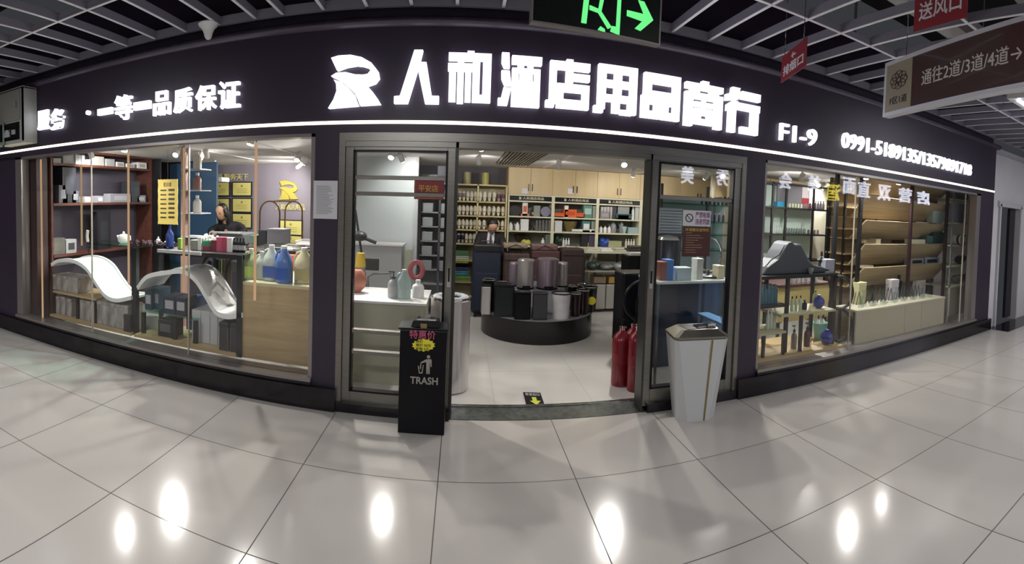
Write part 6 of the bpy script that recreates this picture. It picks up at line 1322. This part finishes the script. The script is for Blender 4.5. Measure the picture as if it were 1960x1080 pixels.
def person(label, base, neck, headc, chest, pelvis, sh, el, wr, pitch, yaw, jacket, shirt=None, tie=False, longhair=False, legs=None, stripes=False):
    t = thing('person', label, 'person', base)
    J = [(*pelvis,(.13,.10)),(*((Vector(pelvis)+Vector(chest))/2),(.12,.09)),(*chest,(.14,.10)),(*neck,(.05,.05)),(*(Vector(neck)+(Vector(headc)-Vector(neck))*.5),(.048,.048))]
    E_ = [(0,1),(1,2),(2,3),(3,4)]
    for k in range(2):
        i = len(J); J += [(*sh[k],.055),(*el[k],.042),(*wr[k],.028)]; E_ += [(2,i),(i,i+1),(i+1,i+2)]
        d = (Vector(wr[k])-Vector(el[k])).normalized(); p = Vector(wr[k])+d*.05; J.append((*p,(.036,.018))); E_.append((i+2,i+3)); hi = i+3
        sd = Vector((1,0,0))
        for f_ in range(4):
            q = p+d*.035+sd*(.024-.016*f_); j = len(J); L_ = (.03,.036,.034,.026)[f_]
            J += [(*q,.009),(*(q+d*L_+Vector((0,0,-.012))),.008),(*(q+d*L_*1.5+Vector((0,0,-.035))),.007)]; E_ += [(hi,j),(j,j+1),(j+1,j+2)]
        th_ = p-d*.02+sd*(.035 if k else -.035); j = len(J); J += [(*th_,.011),(*(th_+d*.04+sd*(.012 if k else -.012)),.009)]; E_ += [(hi,j),(j,j+1)]
    for k in range(2):
        i = len(J); hip, kn, an, toe = legs[k]; J += [(*hip,.085),(*kn,.06),(*an,.042),(*toe,(.04,.03))]; E_ += [(0,i),(i,i+1),(i+1,i+2),(i+2,i+3)]
    body = skin_body('body', J, E_, SKIN, t)
    hm = MB(); R_, s = head(hm, headc, 1.0, yaw, pitch)
    import bmesh as _b
    vs = len(body.data.vertices); bm = bmesh.new(); bm.from_mesh(body.data); base_ = ABS[t]
    nv = [bm.verts.new(Vector(v)-base_) for v in hm.v]
    for f_ in hm.f:
        try: fc = bm.faces.new([nv[i] for i in f_]); fc.smooth = True
        except ValueError: pass
    bm.to_mesh(body.data); bm.free(); face(t, headc, R_, s)
    T = lambda a,b,c_: tuple(R_@Vector((a,b,c_))+Vector(headc))
    h = MB().ell((0,.018,.03),.088,.098,.105,18,12)
    if longhair: h.ell((0,.06,-.08),.085,.06,.15,14,10).ell((-.075,.0,-.08),.028,.05,.14,10,8).ell((.075,.0,-.08),.028,.05,.14,10,8)
    h.v = [(x, y+ (0.055 if (y < -.045 and z < (.055 if longhair else .02)) else 0), z) for x,y,z in h.v]
    h.xf(T); obj('hair', h, HAIR, t, smooth=True)
    # jacket: a larger skin over torso and arms
    JJ = [(*pelvis,(.16,.13)),(*((Vector(pelvis)+Vector(chest))/2),(.15,.12)),(*chest,(.17,.125)),(*(Vector(chest)+(Vector(neck)-Vector(chest))*.85),(.075,.07))]; JE=[(0,1),(1,2),(2,3)]
    for k in range(2): i = len(JJ); JJ += [(*sh[k],.075),(*el[k],.058),(*(Vector(el[k])+(Vector(wr[k])-Vector(el[k]))*.9),.042)]; JE += [(2,i),(i,i+1),(i+1,i+2)]
    skin_body('jacket', JJ, JE, jacket, t)
    TJ = [(*pelvis,(.15,.13))]; TE=[]
    for k in range(2): hip, kn, an, toe = legs[k]; i = len(TJ); TJ += [(*hip,.1),(*kn,.075),(*(Vector(an)+Vector((0,0,.03))),.06)]; TE += [(0,i),(i,i+1),(i+1,i+2)]
    skin_body('trousers', TJ, TE, jacket, t)
    for k in range(2): an, toe = legs[k][2:]; obj('shoe', MB().ell(((an[0]+toe[0])/2,(an[1]+toe[1])/2,.045),.05,.13,.045,12,8), BLK2, t, smooth=True)
    if shirt:
        c = Vector(chest); n_ = Vector(neck); f_ = MB().add([(c.x-.055,c.y-.15,c.z+.03),(c.x+.055,c.y-.15,c.z+.03),(n_.x+.05,n_.y-.075,n_.z-.0),(n_.x-.05,n_.y-.075,n_.z-.0),(c.x-.01,c.y-.155,c.z-.16),(c.x+.01,c.y-.155,c.z-.16)],[(0,1,2,3),(0,4,5,1)])
        obj('shirt_front', f_, shirt, t)
        obj('tie', MB().add([(c.x-.014,c.y-.163,c.z+.10),(c.x+.014,c.y-.163,c.z+.10),(c.x+.024,c.y-.163,c.z-.08),(c.x,c.y-.163,c.z-.12),(c.x-.024,c.y-.163,c.z-.08),(c.x-.02,c.y-.15,c.z+.14),(c.x+.02,c.y-.15,c.z+.14)],[(0,1,2,3,4),(0,1,6,5)]), '4a4450', t)
    if stripes:
        for k in range(2):
            for q in (.62,.72): a = Vector(el[k])+(Vector(wr[k])-Vector(el[k]))*q; b_ = a+(Vector(wr[k])-Vector(el[k]))*.03; obj('cuff_stripe', MB().tube([a,b_],.055,16), 'b9b4aa', t, smooth=True)
    return t
# woman at the reception counter, standing and leaning forward
hc = aty(425,404,2.72); x0_ = hc.x
person('person with long dark hair in a black jacket with striped cuffs, leaning over the counter', (x0_+.15,2.9,0), (x0_+.03,2.80,hc.z-.15), (hc.x,2.72,hc.z-.02), (x0_+.08,2.86,hc.z-.31), (x0_+.2,3.0,.95),
  [(x0_-.11,2.84,hc.z-.235),(x0_+.25,2.84,hc.z-.235)], [(x0_-.16,2.66,1.12),(x0_+.40,2.66,1.13)], [(x0_+.02,2.44,1.07),(x0_+.32,2.44,1.07)], .35, -.2, mat('black jacket','141318',.7), longhair=True, stripes=True,
  legs=[((x0_+.15,3.02,.88),(x0_+.14,3.0,.48),(x0_+.14,3.02,.09),(x0_+.14,2.9,.03)),((x0_+.33,3.02,.88),(x0_+.34,3.0,.48),(x0_+.34,3.02,.09),(x0_+.34,2.9,.03))])
# man in a dark suit, seated behind the suitcases
hc = aty(941,429,3.7); x0_ = hc.x; hz_ = hc.z-.02
person('person in a dark suit with white shirt and tie, head bowed, behind the black suitcase', (x0_,3.75,0), (x0_,3.79,hz_-.11), (x0_+.01,3.66,hz_-.01), (x0_-.01,3.82,hz_-.25), (x0_-.01,3.86,.56),
  [(x0_-.17,3.80,hz_-.17),(x0_+.16,3.80,hz_-.17)], [(x0_-.22,3.70,.86),(x0_+.2,3.70,.86)], [(x0_-.1,3.56,.72),(x0_+.08,3.56,.72)], .95, .1, mat('dark suit','1d161c',.7), shirt=PAPER, tie=True,
  legs=[((x0_-.1,3.82,.52),(x0_-.12,3.58,.5),(x0_-.12,3.6,.09),(x0_-.12,3.54,.03)),((x0_+.1,3.82,.52),(x0_+.12,3.58,.5),(x0_+.12,3.6,.09),(x0_+.12,3.54,.03))])
t = thing('stool', 'small black stool under the person in the dark suit', 'stool', (x0_,3.84,0)); obj('seat', MB().cyl(x0_,3.84,.38,.42,.16), BLK2, t)
for k in range(4): a = PI/4+PI*k/2; obj('leg', MB().tube([(x0_+.14*math.cos(a),3.84+.12*math.sin(a),0),(x0_+.1*math.cos(a),3.84+.1*math.sin(a),.38)],.012,8), BLACK, t)

# beige wall cabinets that carry on above the black shelving, and the shop's cream wall behind it
for k,lb in enumerate(('left','right')):
    a = 3.75+.8*k; t = thing('wall_cabinet', 'beige wall cabinet above the black shelving, %s one' % lb, 'cabinet', (a+.4,2.7,1.85)); obj('body', MB().box(a,a+.79,2.72,3.05,1.85,2.195), CABW, t)
    for q in (0,1): obj('door', MB().box(a+.395*q+.003,a+.395*q+.392,2.70,2.72,1.853,2.19), CABW, t)
struct('wall_right_partition', MB().box(3.7,5.3,3.06,3.12,0,2.2), mat('cream partition','ddd8c4',.6))
# hoops and towels under the black display shelf
Y = .66
for c,lb in (((404,532),'black hoop stand under the black shelf behind the right wave, left one'),((452,535),'black hoop stand under the black shelf behind the right wave, right one')):
    pts = [aty(c[0]+20*math.cos(math.radians(a_)), c[1]-44*math.sin(math.radians(a_)), Y) for a_ in range(70,291,15)]
    tag(obj('hoop_stand', MB().tube(pts,.014,8).tube([pts[0],pts[-1]],.012,8).tube([pts[-1],Vector((pts[-1].x,Y,.25))],.012,8), BLACK, smooth=True), lb, 'hoop stand')
for px0,px1,y0_,y1_,m,lb in ((398,408,500,545,'39487f','navy towel hanging under the black shelf'),(404,411,500,542,'c4c6cc','white towel beside the navy one under the black shelf'),(412,419,497,600,'2d5a4c','dark green towel hanging under the black shelf'),(420,424,497,600,'9fb56a','lime strip towel beside the dark green one'),(425,444,497,590,'8a7a6c','wide taupe towel hanging under the black shelf'),(445,455,500,520,'b9bbb8','short pale towel at the right under the black shelf')):
    x0,x1,z0,z1 = PX(px0,y0_,px1,y1_,.74); n = 9; mb = MB(); W = x1-x0
    P_ = [(x0+W*k/n, .74+.012*math.sin(k*1.9)) for k in range(n+1)]; mb.prism(P_+[(x,y+.008) for x,y in P_[::-1]], z0, z1, 'z')
    t = thing('hanging_towel', lb, 'towel', ((x0+x1)/2,.75,z0)); obj('cloth', mb, m, t, smooth=True); obj('hook', MB().tube([((x0+x1)/2,.75,z1-.01),((x0+x1)/2,.75,1.075)],.004,6), CHROME, t)
